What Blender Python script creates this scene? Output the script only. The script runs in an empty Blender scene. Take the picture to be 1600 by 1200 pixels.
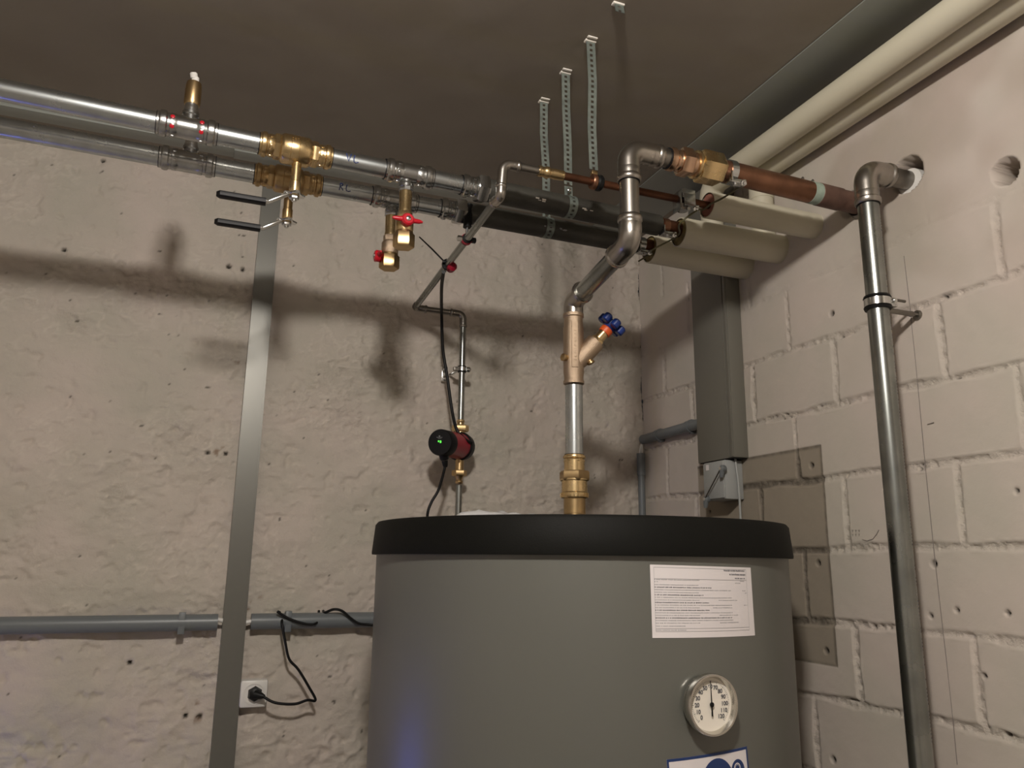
import bpy, bmesh, math, random
import numpy as np
from mathutils import Vector, Matrix, Quaternion
C = bpy.context.scene.collection
S = bpy.context.scene
V = Vector
PI = math.pi
random.seed(4)

# ---------------------------------------------------------------- camera
F_PX, YAW, PITCH, ROLL = 1235.678, .3749171, .2207026, .0109378
CAM = V((-1.172982, -1.950371, 1.617517))
_cy, _sy, _cp, _sp = math.cos(YAW), math.sin(YAW), math.cos(PITCH), math.sin(PITCH)
FW = V((_sy * _cp, _cy * _cp, _sp))
R0 = V((_cy, -_sy, 0))
U0 = R0.cross(FW)
RT = math.cos(ROLL) * R0 + math.sin(ROLL) * U0
UP = -math.sin(ROLL) * R0 + math.cos(ROLL) * U0
cam_d = bpy.data.cameras.new('camera')
cam = bpy.data.objects.new('camera', cam_d)
C.objects.link(cam)
cam_d.sensor_width = 36
cam_d.lens = F_PX * 36 / 1600
cam_d.clip_start = .02
cam.matrix_world = Matrix(((RT.x, UP.x, -FW.x, CAM.x), (RT.y, UP.y, -FW.y, CAM.y), (RT.z, UP.z, -FW.z, CAM.z), (0, 0, 0, 1)))
S.camera = cam

# ---------------------------------------------------------------- world, exposure, lamp power
S.view_settings.view_transform = 'Standard'
S.view_settings.look = 'None'
S.view_settings.gamma = 1
S.view_settings.use_curve_mapping = False
S.view_settings.exposure = 0.0
w = bpy.data.worlds.new('world')
S.world = w
w.use_nodes = True
w.node_tree.nodes['Background'].inputs[0].default_value = (.5, .5, .55, 1)
w.node_tree.nodes['Background'].inputs[1].default_value = .02
LAMP_POS = V((-1.145, -1.84, 2.492))
LAMP_R = .055
LAMP_WATT = 67
LAMP_COL = (1.0, .935, .87)
ZC = 2.575          # ceiling height

lamp_d = bpy.data.lights.new('bulb_light', 'POINT')
lamp_d.energy = LAMP_WATT
lamp_d.color = LAMP_COL
lamp_d.shadow_soft_size = LAMP_R


def ray(x, y):
    return (x - 800) / F_PX * RT - (y - 600) / F_PX * UP + FW


def at(x, y, ax, val):
    """point of the plane (coordinate ax = val) seen at that place of the photograph"""
    d = ray(x, y)
    return CAM + d * ((val - CAM[ax]) / d[ax])


# ---------------------------------------------------------------- materials
MATS = {}


def new_mat(name):
    m = bpy.data.materials.new(name)
    m.use_nodes = True
    n = m.node_tree.nodes
    l = m.node_tree.links
    return m, n, l, n['Principled BSDF']


def mat(name, col, rough=.5, metal=0., bump=0., bscale=60, var=0., vscale=8, spec=None, aniso=None, emit=None, coat=0, alpha=None, trans=0, var_col=None):
    m, n, l, b = new_mat(name)
    b.inputs['Base Color'].default_value = (*col, 1)
    b.inputs['Roughness'].default_value = rough
    b.inputs['Metallic'].default_value = metal
    if spec is not None:
        b.inputs['Specular IOR Level'].default_value = spec
    if coat:
        b.inputs['Coat Weight'].default_value = coat
        b.inputs['Coat Roughness'].default_value = .15
    if trans:
        b.inputs['Transmission Weight'].default_value = trans
    if emit:
        b.inputs['Emission Color'].default_value = (*emit[0], 1)
        b.inputs['Emission Strength'].default_value = emit[1]
    if var or bump:
        g = n.new('ShaderNodeNewGeometry')
    if var:
        t = n.new('ShaderNodeTexNoise')
        t.inputs['Scale'].default_value = vscale
        t.inputs['Detail'].default_value = 5
        l.new(g.outputs['Position'], t.inputs['Vector'])
        r = n.new('ShaderNodeMapRange')
        r.inputs[1].default_value = .3
        r.inputs[2].default_value = .7
        l.new(t.outputs[0], r.inputs[0])
        mx = n.new('ShaderNodeMix')
        mx.data_type = 'RGBA'
        c2 = var_col if var_col else tuple(c * (1 - var) for c in col)
        mx.inputs[6].default_value = (*col, 1)
        mx.inputs[7].default_value = (*c2, 1)
        l.new(r.outputs[0], mx.inputs[0])
        l.new(mx.outputs[2], b.inputs['Base Color'])
        r2 = n.new('ShaderNodeMapRange')
        r2.inputs[3].default_value = max(.03, rough * .75)
        r2.inputs[4].default_value = min(1, rough * 1.3)
        l.new(t.outputs[0], r2.inputs[0])
        l.new(r2.outputs[0], b.inputs['Roughness'])
    if bump:
        t = n.new('ShaderNodeTexNoise')
        t.inputs['Scale'].default_value = bscale
        t.inputs['Detail'].default_value = 4
        l.new(g.outputs['Position'], t.inputs['Vector'])
        bp = n.new('ShaderNodeBump')
        bp.inputs['Strength'].default_value = bump
        bp.inputs['Distance'].default_value = .002
        l.new(t.outputs[0], bp.inputs['Height'])
        l.new(bp.outputs[0], b.inputs['Normal'])
    MATS[name] = m
    return m


M_zinc = mat('zinc_pipe', (.62, .66, .67), .28, 1, var=.25, vscale=25)
M_zincfit = mat('zinc_fitting', (.56, .57, .56), .24, 1, var=.3, vscale=40)
M_chrome = mat('bright_zinc', (.72, .73, .72), .2, 1)
M_inox = mat('stainless', (.48, .45, .41), .28, 1, var=.25, vscale=14)
M_inoxp = mat('stainless_pipe', (.40, .42, .40), .27, 1, var=.45, vscale=12)
M_inoxd = mat('stainless_dull', (.30, .28, .25), .38, 1, var=.3, vscale=18)
M_brass = mat('brass', (.80, .60, .32), .27, 1, var=.22, vscale=30)
M_brassd = mat('brass_dark', (.58, .41, .21), .34, 1, var=.3, vscale=30)
M_bronze = mat('cast_bronze', (.56, .43, .31), .42, 1, bump=.5, bscale=900, var=.15)
M_copper = mat('copper', (.31, .155, .092), .38, .9, var=.4, vscale=22)
M_rose = mat('rose_brass', (.70, .47, .32), .25, 1, var=.3, vscale=30)
M_copperd = mat('copper_dark', (.15, .06, .03), .45, .75, var=.5, vscale=25)
M_mauve = mat('oxidised_copper', (.17, .095, .07), .6, .3, var=.35, vscale=40)
M_patina = mat('copper_patina', (.36, .44, .36), .75, 0, var=.3, vscale=90)
M_dark = mat('painted_black_pipe', (.07, .067, .055), .55, .15, var=.5, vscale=9, var_col=(.026, .024, .019), bump=.35, bscale=140)
M_insul = mat('beige_insulation', (.56, .52, .40), .55, 0, bump=.12, bscale=50)
M_foam = mat('insulation_core', (.33, .13, .09), .9, 0, bump=.8, bscale=300, var=.3, vscale=60)
M_foamy = mat('foam_yellow', (.25, .19, .07), .9, 0, bump=.8, bscale=300, var=.5, vscale=50)
M_pvcduct = mat('grey_duct', (.160, .153, .128), .42, 0, bump=.04)
M_ceilduct = mat('grey_green_channel', (.27, .285, .255), .5, 0, bump=.04)
M_metduct = mat('grey_metal_duct', (.15, .147, .128), .36, .35, bump=.03)
M_conduit = mat('conduit_grey', (.145, .16, .165), .38, 0)
M_jbox = mat('junction_grey', (.34, .35, .34), .45, 0)
M_tank = mat('tank_foil', (.105, .107, .092), .40, 0, bump=.05, bscale=14, spec=1.0)
M_lid = mat('black_lid', (.0055, .0055, .0045), .6, 0, bump=.15, bscale=500, spec=.12)
M_white = mat('white_plastic', (.72, .70, .66), .35, 0)
M_whiteo = mat('white_plaster_crumb', (.75, .71, .64), .8, 0, bump=.5, bscale=300)
M_paper = mat('paper', (.72, .68, .68), .5, 0)
M_ink = mat('print_ink', (.09, .09, .1), .7, 0)
M_inkg = mat('print_ink_grey', (.28, .28, .29), .7, 0)
M_navy = mat('navy_print', (.012, .035, .13), .45, 0)
M_pen = mat('blue_marker', (.01, .03, .16), .5, 0)
M_black = mat('black_rubber', (.006, .006, .006), .45, 0, spec=.25)
M_blackg = mat('black_gloss', (.005, .005, .006), .5, 0, spec=.3)
M_red = mat('red_plastic', (.50, .008, .02), .32, 0)
M_redd = mat('dark_red_plastic', (.30, .005, .022), .35, 0)
M_blue = mat('blue_plastic', (.006, .028, .17), .36, 0)
M_orange = mat('orange_collar', (.62, .09, .012), .45, 0)
M_green = mat('green_led', (.1, .9, .1), .4, 0, emit=((.12, 1, .08), 1.6))
M_dial = mat('dial_cream', (.78, .73, .64), .5, 0)
M_bezel = mat('thermometer_bezel', (.62, .60, .55), .22, 1)
M_wire = mat('green_yellow_wire', (.085, .075, .03), .45, 0)
M_strap = mat('galvanised_strap', (.26, .30, .27), .45, .6, var=.4, vscale=60)
M_pencil = mat('pencil', (.24, .21, .19), .8, 0)
M_floor = mat('screed', (.52, .49, .44), .8, 0, bump=.4, bscale=40, var=.2)
M_paintwall = mat('cellar_paint', (.78, .73, .66), .85, 0, bump=.5, bscale=30)
M_globe = mat('lamp_socket', (.8, .78, .74), .4, 0)
M_bluel = mat('blue_display', (.02, .05, .5), .4, 0, emit=((.10, .17, 1), 110))
M_bag = mat('clear_film', (.85, .85, .85), .12, 0, spec=.8)
M_bag.node_tree.nodes['Principled BSDF'].inputs['Transmission Weight'].default_value = .35


def wall_material(name, paint, dark, raw, bscale, bstr):
    m, n, l, b = new_mat(name)
    b.inputs['Roughness'].default_value = .78
    b.inputs['Specular IOR Level'].default_value = .3
    g = n.new('ShaderNodeNewGeometry')
    a = n.new('ShaderNodeVertexColor')
    a.layer_name = 'mask'
    sp = n.new('ShaderNodeSeparateColor')
    l.new(a.outputs[0], sp.inputs[0])
    t1 = n.new('ShaderNodeTexNoise')
    t1.inputs['Scale'].default_value = 5
    t1.inputs['Detail'].default_value = 6
    l.new(g.outputs['Position'], t1.inputs['Vector'])
    r = n.new('ShaderNodeMapRange')
    r.inputs[1].default_value = .35
    r.inputs[2].default_value = .65
    l.new(t1.outputs[0], r.inputs[0])
    m1 = n.new('ShaderNodeMix')
    m1.data_type = 'RGBA'
    m1.inputs[6].default_value = (*paint[0], 1)
    m1.inputs[7].default_value = (*paint[1], 1)
    l.new(r.outputs[0], m1.inputs[0])
    m2 = n.new('ShaderNodeMix')
    m2.data_type = 'RGBA'
    m2.inputs[7].default_value = (*raw, 1)
    l.new(m1.outputs[2], m2.inputs[6])
    l.new(sp.outputs[0], m2.inputs[0])
    m3 = n.new('ShaderNodeMix')
    m3.data_type = 'RGBA'
    m3.inputs[7].default_value = (*dark, 1)
    l.new(m2.outputs[2], m3.inputs[6])
    l.new(sp.outputs[1], m3.inputs[0])
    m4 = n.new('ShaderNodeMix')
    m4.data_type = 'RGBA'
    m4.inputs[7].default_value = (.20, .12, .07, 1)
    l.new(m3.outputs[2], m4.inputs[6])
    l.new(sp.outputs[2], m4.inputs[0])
    l.new(m4.outputs[2], b.inputs['Base Color'])
    t2 = n.new('ShaderNodeTexNoise')
    t2.inputs['Scale'].default_value = bscale
    t2.inputs['Detail'].default_value = 7
    t2.inputs['Roughness'].default_value = .6
    l.new(g.outputs['Position'], t2.inputs['Vector'])
    bp = n.new('ShaderNodeBump')
    bp.inputs['Strength'].default_value = bstr
    bp.inputs['Distance'].default_value = .004
    l.new(t2.outputs[0], bp.inputs['Height'])
    t3 = n.new('ShaderNodeTexNoise')
    t3.inputs['Scale'].default_value = 150
    t3.inputs['Detail'].default_value = 5
    t3.inputs['Roughness'].default_value = .65
    l.new(g.outputs['Position'], t3.inputs['Vector'])
    b2 = n.new('ShaderNodeBump')
    b2.inputs['Distance'].default_value = .0035
    l.new(a.outputs['Alpha'], b2.inputs['Strength'])
    l.new(t3.outputs[0], b2.inputs['Height'])
    l.new(bp.outputs[0], b2.inputs['Normal'])
    l.new(b2.outputs[0], b.inputs['Normal'])
    return m


M_plaster = wall_material('lumpy_plaster', ((.545, .475, .42), (.465, .43, .365)), (.03, .025, .02), (.66, .60, .52), 30, .8)
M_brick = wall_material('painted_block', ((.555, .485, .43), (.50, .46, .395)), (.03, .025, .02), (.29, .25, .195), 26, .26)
M_ceil = wall_material('ceiling_paint', ((.27, .24, .195), (.245, .215, .175)), (.03, .025, .02), (.5, .45, .4), 9, .25)

# ---------------------------------------------------------------- mesh builder
ORI = {}


def frame(d):
    d = V(d).normalized()
    a = V((0, 0, 1)) if abs(d.z) < .9 else V((0, 1, 0))
    u = a.cross(d).normalized()
    return u, d.cross(u), d


class MB:
    def __init__(s):
        s.v = []
        s.f = []

    def add(s, vs, fs):
        o = len(s.v)
        s.v += [tuple(p) for p in vs]
        s.f += [tuple(i + o for i in f) for f in fs]
        return s

    def rev(s, p, d, prof, seg=28, caps=True, sides=None, rot=0):
        """surface of revolution: prof = [(distance along d, radius)]; sides = n for a prism"""
        u, w_, d = frame(d)
        n = sides or seg
        p = V(p)
        vs = []
        for t, r in prof:
            for k in range(n):
                a = 2 * PI * k / n + rot
                vs.append(p + d * t + (u * math.cos(a) + w_ * math.sin(a)) * r)
        fs = []
        for i in range(len(prof) - 1):
            for k in range(n):
                k2 = (k + 1) % n
                fs.append((i * n + k, i * n + k2, (i + 1) * n + k2, (i + 1) * n + k))
        if caps:
            if prof[0][1] > 1e-5:
                fs.append(tuple(range(n - 1, -1, -1)))
            if prof[-1][1] > 1e-5:
                fs.append(tuple((len(prof) - 1) * n + k for k in range(n)))
        return s.add(vs, fs)

    def cyl(s, p, q, r, seg=28, bev=0, sides=None, rot=0):
        p, q = V(p), V(q)
        L = (q - p).length
        if bev:
            pr = [(0, r - bev), (bev, r), (L - bev, r), (L, r - bev)]
        else:
            pr = [(0, r), (L, r)]
        return s.rev(p, q - p, pr, seg, sides=sides, rot=rot)

    def hexa(s, p, q, r, rot=0, n=6):
        p, q = V(p), V(q)
        L = (q - p).length
        b = min(.08 * r + .0006, L * .3)
        return s.rev(p, q - p, [(0, r * .93), (b, r), (L - b, r), (L, r * .93)], sides=n, rot=rot)

    def sweep(s, pts, r, seg=20, caps=True):
        pts = [V(p) for p in pts]
        n = len(pts)
        tg = []
        for i in range(n):
            a = pts[min(i + 1, n - 1)] - pts[max(i - 1, 0)]
            tg.append(a.normalized())
        u, w_, _ = frame(tg[0])
        vs = []
        for i in range(n):
            if i:
                q = tg[i - 1].rotation_difference(tg[i])
                u = q @ u
            u = (u - tg[i] * u.dot(tg[i])).normalized()
            w_ = tg[i].cross(u)
            rr = r[i] if isinstance(r, (list, tuple)) else r
            for k in range(seg):
                a = 2 * PI * k / seg
                vs.append(pts[i] + (u * math.cos(a) + w_ * math.sin(a)) * rr)
        fs = []
        for i in range(n - 1):
            for k in range(seg):
                k2 = (k + 1) % seg
                fs.append((i * seg + k, i * seg + k2, (i + 1) * seg + k2, (i + 1) * seg + k))
        if caps:
            fs.append(tuple(range(seg - 1, -1, -1)))
            fs.append(tuple((n - 1) * seg + k for k in range(seg)))
        return s.add(vs, fs)

    def box(s, lo, hi, bev=0):
        lo, hi = V(lo), V(hi)
        c = (lo + hi) / 2
        return s.obox(c, (hi.x - lo.x, hi.y - lo.y, hi.z - lo.z), bev=bev)

    def obox(s, c, size, ux=(1, 0, 0), uy=(0, 1, 0), uz=(0, 0, 1), bev=0):
        c, ux, uy, uz = V(c), V(ux).normalized(), V(uy).normalized(), V(uz).normalized()
        bm = bmesh.new()
        bmesh.ops.create_cube(bm, size=1)
        for v in bm.verts:
            v.co = V((v.co.x * size[0], v.co.y * size[1], v.co.z * size[2]))
        if bev:
            bmesh.ops.bevel(bm, geom=bm.edges[:] + bm.verts[:], offset=bev, segments=2, profile=.5, affect='EDGES')
        bm.verts.index_update()
        vs = [c + ux * v.co.x + uy * v.co.y + uz * v.co.z for v in bm.verts]
        fs = [tuple(v.index for v in f.verts) for f in bm.faces]
        bm.free()
        return s.add(vs, fs)

    def prism(s, poly, d):
        """closed polygon (points) pushed along vector d"""
        poly = [V(p) for p in poly]
        n = len(poly)
        d = V(d)
        vs = poly + [p + d for p in poly]
        fs = [tuple(range(n - 1, -1, -1)), tuple(range(n, 2 * n))]
        fs += [(i, (i + 1) % n, n + (i + 1) % n, n + i) for i in range(n)]
        return s.add(vs, fs)

    def build(s, name, material, parent=None, origin=None, ang=38):
        if parent is not None:
            o0 = ORI[parent.name]
        else:
            o0 = V(origin) if origin is not None else V((0, 0, 0))
        me = bpy.data.meshes.new(name)
        me.from_pydata([tuple(V(p) - o0) for p in s.v], [], s.f)
        bm = bmesh.new()
        bm.from_mesh(me)
        bmesh.ops.recalc_face_normals(bm, faces=bm.faces)
        lim = math.radians(ang)
        for f in bm.faces:
            f.smooth = True
        for e in bm.edges:
            if len(e.link_faces) == 2:
                e.smooth = e.calc_face_angle(0) < lim
        bm.to_mesh(me)
        bm.free()
        me.materials.append(material)
        o = bpy.data.objects.new(name, me)
        C.objects.link(o)
        ORI[o.name] = o0
        if parent is not None:
            o.parent = parent
        else:
            o.location = o0
        return o


def thing(name, label, cat, loc, group=None):
    o = bpy.data.objects.new(name, None)
    o.empty_display_size = .02
    C.objects.link(o)
    o.location = loc
    ORI[o.name] = V(loc)
    return tag(o, label, cat, group)


def tag(o, label, cat, group=None):
    o['label'] = label
    o['category'] = cat
    if group:
        o['group'] = group
    return o


def struct(o):
    o['kind'] = 'structure'
    return o


def rounded(pts, rad, n=8):
    """polyline with its inner corners rounded by arcs"""
    pts = [V(p) for p in pts]
    rads = rad if isinstance(rad, (list, tuple)) else [rad] * len(pts)
    out = [pts[0]]
    for i in range(1, len(pts) - 1):
        a, b, c = pts[i - 1], pts[i], pts[i + 1]
        u, w_ = (a - b).normalized(), (c - b).normalized()
        th = u.angle(w_)
        t = min(rads[i] / math.tan(th / 2), (a - b).length * .49, (c - b).length * .49)
        R = t * math.tan(th / 2)
        cen = b + (u + w_).normalized() * (R / math.sin(th / 2))
        p0, p1 = b + u * t, b + w_ * t
        v0, v1 = p0 - cen, p1 - cen
        q = v0.rotation_difference(v1)
        for k in range(n + 1):
            out.append(cen + Quaternion().slerp(q, k / n) @ v0)
    out.append(pts[-1])
    return out


def spline(pts, n=8):
    """Catmull-Rom through the points"""
    pts = [V(p) for p in pts]
    P = [pts[0] * 2 - pts[1]] + pts + [pts[-1] * 2 - pts[-2]]
    out = []
    for i in range(1, len(P) - 2):
        for k in range(n):
            t = k / n
            a, b, c, d = P[i - 1], P[i], P[i + 1], P[i + 2]
            out.append(.5 * ((2 * b) + (c - a) * t + (2 * a - 5 * b + 4 * c - d) * t * t + (3 * b - a - 3 * c + d) * t ** 3))
    out.append(pts[-1])
    return out


# ---------------------------------------------------------------- value noise for the walls
_rng = np.random.RandomState(7)
_lat = _rng.rand(256, 256)


def vnoise(x, y):
    xi, yi = np.floor(x).astype(int), np.floor(y).astype(int)
    fx, fy = x - xi, y - yi
    fx, fy = fx * fx * (3 - 2 * fx), fy * fy * (3 - 2 * fy)
    g = lambda i, j: _lat[i % 256, j % 256]
    return (g(xi, yi) * (1 - fx) * (1 - fy) + g(xi + 1, yi) * fx * (1 - fy) + g(xi, yi + 1) * (1 - fx) * fy + g(xi + 1, yi + 1) * fx * fy) * 2 - 1


def fbm(x, y, oct=4, gain=.5):
    s = 0
    a = 1
    for k in range(oct):
        s = s + a * vnoise(x * 2 ** k + 17.3 * k, y * 2 ** k + 5.1 * k)
        a *= gain
    return s


def sstep(a, b, x):
    t = np.clip((x - a) / (b - a), 0, 1)
    return t * t * (3 - 2 * t)


def grid_wall(name, us, zs, fn, to3, material):
    U, Z = np.meshgrid(us, zs)
    H, msk = fn(U, Z)
    P = to3(U, Z, H).reshape(-1, 3)
    nu, nz = len(us), len(zs)
    idx = np.arange(nu * nz).reshape(nz, nu)
    quads = np.stack([idx[:-1, :-1], idx[:-1, 1:], idx[1:, 1:], idx[1:, :-1]], -1).reshape(-1, 4)
    me = bpy.data.meshes.new(name)
    me.vertices.add(len(P))
    me.vertices.foreach_set('co', P.astype(np.float32).ravel())
    me.loops.add(quads.size)
    me.loops.foreach_set('vertex_index', quads.astype(np.int32).ravel())
    me.polygons.add(len(quads))
    me.polygons.foreach_set('loop_start', np.arange(0, quads.size, 4, dtype=np.int32))
    me.polygons.foreach_set('use_smooth', np.ones(len(quads), bool))
    me.update(calc_edges=True)
    ca = me.color_attributes.new('mask', 'FLOAT_COLOR', 'POINT')
    col = np.ones((len(P), 4), np.float32)
    col[:, :msk.shape[-1]] = msk.reshape(-1, msk.shape[-1])
    ca.data.foreach_set('color', col.ravel())
    me.materials.append(material)
    o = bpy.data.objects.new(name, me)
    C.objects.link(o)
    ORI[o.name] = V((0, 0, 0))
    return struct(o)


def axis_lines(lo, dlo, dhi, hi, step):
    a = list(np.arange(dlo, dhi + step / 2, step))
    pre = list(np.linspace(lo, dlo, 8)[:-1]) if lo < dlo else []
    post = list(np.linspace(a[-1], hi, 8)[1:]) if hi > a[-1] + 1e-6 else []
    return np.array(pre + a + post)


# back wall: lumpy hand-laid plaster
def _pts(lst):
    return [tuple(at(x, y, 1, 0)) for x, y in lst]


big_pits = _pts([(162, 252), (325, 707), (353, 708), (290, 1118), (312, 1120), (204, 1036), (358, 415), (380, 420), (100, 390)])
stains = [(_p[0], _p[2], r) for _p, r in zip(_pts([(302, 1118), (395, 950), (383, 560), (345, 707)]), (.030, .022, .03, .02))]
cracks = []


def back_fn(U, Z):
    fade = sstep(-2.6, -2.0, U)
    n1 = fbm(U * 7, Z * 9, 4)
    n2 = fbm(U * 38 + 9, Z * 62 + 4, 3)
    wv = fbm(U * 5 + 40, Z * 5 + 11, 2)
    # trowel ridges: thin crests of a stretched noise
    r1 = 1 - np.abs(fbm((U + .15 * Z) * 16 + 3, (Z - .12 * U) * 34 + 7, 3))
    r1 = np.clip(r1 - .80, 0, 1) / .2
    rough = sstep(-.15, .75, wv)
    H = .0060 * n1 + .0017 * n2 * (.5 + rough) + .0034 * r1 * (.3 + .7 * rough) + .0011 * fbm(U * 55 + .4 * Z, Z * 130, 3) * (.3 + rough)
    r2 = 1 - np.abs(fbm((U + .2 * Z) * 34 + 23, (Z - .2 * U) * 66 + 47, 3))
    r2 = np.clip(r2 - .72, 0, 1) / .28
    sel = sstep(.0, .6, fbm(U * 8 + 77, Z * 8 + 31, 2))
    H += .0030 * r2 * sel + .0012 * r2 * rough
    cp = fbm(U * 42 + 71, Z * 42 + 13, 3)
    H -= .0045 * sstep(.55, .85, cp)
    H += .0013 * sstep(.75, 1.0, fbm(U * 30 + 5, Z * 30 + 90, 3)) * rough
    pit = .8 * sstep(1.26, 1.36, fbm(U * 75 + 31, Z * 110 + 61, 3))
    H -= .003 * pit
    B = np.zeros_like(U)
    for p in big_pits:
        d = np.hypot(U - p[0], (Z - p[2]) * 1.1)
        k = sstep(.0062, .0035, d * (1 + .25 * fbm(U * 90, Z * 90, 2)))
        H -= .012 * k
        pit = np.maximum(pit, k * 1.1)
    for sx, sz, r in stains:
        d = np.hypot(U - sx, Z - sz) + .012 * fbm(U * 60, Z * 60, 3)
        B = np.maximum(B, .75 * sstep(r, r * .35, d) * sstep(-.1, .5, fbm(U * 70 + 3, Z * 70, 3)))
    msk = np.stack([np.clip(.45 * r1 * rough + .4 * r2 * sel, 0, 1), np.clip(pit, 0, 1), B, np.clip(.25 + .75 * rough * sel + .3 * r1, 0, 1)], -1)
    return H * fade, msk


struct_back = grid_wall('wall_back', axis_lines(-3.2, -2.05, 0, 0, .0042), axis_lines(0, .98, ZC, ZC, .0042),
                        back_fn, lambda U, Z, H: np.stack([U, -H, Z], -1), M_plaster)

# right wall: painted sand-lime blocks .25 x .141, with an unpainted patch
BZ, BH = 1.648, .141
holes = [(at(1417, 272, 0, 0), .034), (at(1570, 268, 0, 0), .022), (at(1328, 320, 0, 0), .024)]
small_r = [at(x, y, 0, 0) for x, y in [(1299, 490), (1268, 727), (1278, 880), (1291, 1017), (1302, 1187), (1459, 881), (1454, 962), (1495, 953), (1538, 1056), (1575, 958), (1588, 767), (1322, 311), (1574, 1147), (1108, 799)]]


def right_fn(U, Z):     # U = y
    wob = .0035 * fbm(U * 9, Z * 9 + 3, 3)
    zz = (Z - BZ + wob) / BH
    k = np.floor(zz)
    fz = zz - k
    dz = np.minimum(fz, 1 - fz) * BH
    off = np.where(k.astype(int) % 2 == 0, -.2475, -.122)
    fy = (U + wob * .8 - off) / .25
    fy = fy - np.floor(fy)
    dy = np.minimum(fy, 1 - fy) * .25
    lo = .0045 + .002 * fbm(U * 14 + 8, Z * 14, 2)
    # in the upper courses the joints were filled: only traces show
    up = sstep(BZ + 3.5 * BH, BZ + 4.2 * BH, Z)
    trace = sstep(-.2, .5, fbm(U * 4 + 2, Z * 4 + 1, 2))
    hj = sstep(lo + .004, lo - .001, dz) * (1 - up * (1 - .25 * trace))
    vj = sstep(lo + .003, lo - .001, dy) * (1 - up * (1 - .7 * trace))
    J = np.maximum(hj, vj)
    jn = fbm(U * 110, Z * 110, 3)
    H = .0009 * fbm(U * 6 + 5, Z * 6, 3) + .00025 * fbm(U * 60, Z * 60, 2)
    H -= J * (.0036 + .0022 * jn)
    # one face slightly proud of the next so that the joints catch the light
    pn = vnoise(k * 3.7 + .5, np.floor((U - off) / .25) * 5.3 + .5)
    H += .0013 * pn * (1 - J) * (1 - up) + .0012 * sstep(.004, .0, np.abs(np.minimum(dz, dy) - lo - .003)) * (.3 + jn) * (1 - up)
    pit = J * sstep(.75, 1.2, jn) * sstep(.1, .7, fbm(U * 12 + 4, Z * 12, 2))
    H -= .004 * pit
    # unpainted patch with a step
    inp = (U > -.694) & (U < -.262) & (Z > 1.425) & (Z < 1.856)
    R = np.where(inp, 1.0, 0.0)
    ed = np.minimum.reduce([U + .694, Z - 1.425, 1.856 - Z])
    edge = R * sstep(.008, .002, ed)
    mort = R * J
    H = np.where(inp, H - .0007, H)
    dk = np.maximum(edge * .55, mort * .60) * (.75 + .25 * jn)
    bl = (1 - R) * (1 - J) * .0
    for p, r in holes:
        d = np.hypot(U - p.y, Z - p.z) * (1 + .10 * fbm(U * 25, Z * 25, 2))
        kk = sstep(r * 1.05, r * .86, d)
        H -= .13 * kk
        pit = np.maximum(pit, kk * .45)  # hole interiors darkened in colour too: painted shade on the raw block
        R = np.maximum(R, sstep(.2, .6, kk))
    for i, p in enumerate(small_r):
        d = np.hypot(U - p.y, Z - p.z)
        r = .006 if i < 6 else .004
        kk = sstep(r * 1.2, r * .5, d)
        H -= .008 * kk
        pit = np.maximum(pit, kk)
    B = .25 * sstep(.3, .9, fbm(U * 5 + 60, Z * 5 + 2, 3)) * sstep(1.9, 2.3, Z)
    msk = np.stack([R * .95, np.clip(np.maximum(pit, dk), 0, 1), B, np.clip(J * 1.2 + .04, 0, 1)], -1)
    return H, msk


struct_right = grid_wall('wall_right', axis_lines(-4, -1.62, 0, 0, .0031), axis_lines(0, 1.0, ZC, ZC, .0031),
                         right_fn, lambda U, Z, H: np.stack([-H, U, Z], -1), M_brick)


def ceil_fn(U, Yv):
    H = .003 * fbm(U * 3, Yv * 3, 3) + .0005 * fbm(U * 25, Yv * 25, 3)
    cr = 1 - np.abs(fbm(U * 4 + 20, Yv * 4 + 9, 3))
    H += .0008 * sstep(.985, 1.0, cr)
    return H, np.zeros(U.shape + (4,))


struct_ceil = grid_wall('ceiling', axis_lines(-3.2, -2.2, 0, 0, .012), axis_lines(-4, -1.9, 0, 0, .012),
                        ceil_fn, lambda U, Z, H: np.stack([U, Z, ZC - H * 0 + H * .5], -1), M_ceil)
struct(MB().box((-3.3, -4.1, -.1), (.1, .1, 0)).build('floor', M_floor))
struct(MB().box((-3.3, -4.1, 0), (-3.2, .1, ZC)).build('wall_left', M_paintwall))
struct(MB().box((-3.2, -4.1, 0), (0, -4.0, ZC)).build('wall_front', M_paintwall))

# ---------------------------------------------------------------- ceiling lamp (above and behind the viewer's head)
lamp = thing('ceiling_lamp', 'bare bulb in a white socket under the ceiling', 'lamp', (LAMP_POS.x, LAMP_POS.y, ZC))
MB().rev((LAMP_POS.x, LAMP_POS.y, ZC - .002), (0, 0, -1), [(0, .05), (.012, .048), (.016, .025), (.055, .022), (.07, .02)]).build('lamp_socket', M_globe, lamp)
lo = bpy.data.objects.new('bulb', lamp_d)
C.objects.link(lo)
lo.parent = lamp
lo.location = (0, 0, LAMP_POS.z - ZC)

# ================================================================ pipes and fittings
ZP = 2.32
X = V((1, 0, 0))
Y = V((0, 1, 0))
Z = V((0, 0, 1))


def yU(x):
    return -.632 + (x + 1.25) * .033


def yL(x):
    return -.509 + (x + 1.25) * .016


def press_profile(R, L):
    """sleeve from its mouth inwards: lip, O-ring bead, pressed part"""
    return [(0, R * 1.02), (0, R * 1.13), (L * .10, R * 1.13), (L * .16, R * 1.27), (L * .30, R * 1.30), (L * .42, R * 1.27),
            (L * .48, R * 1.13), (L * .60, R * 1.10), (L * .62, R * 1.16), (L * .86, R * 1.16), (L * .9, R * 1.12), (L, R * 1.12)]


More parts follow.
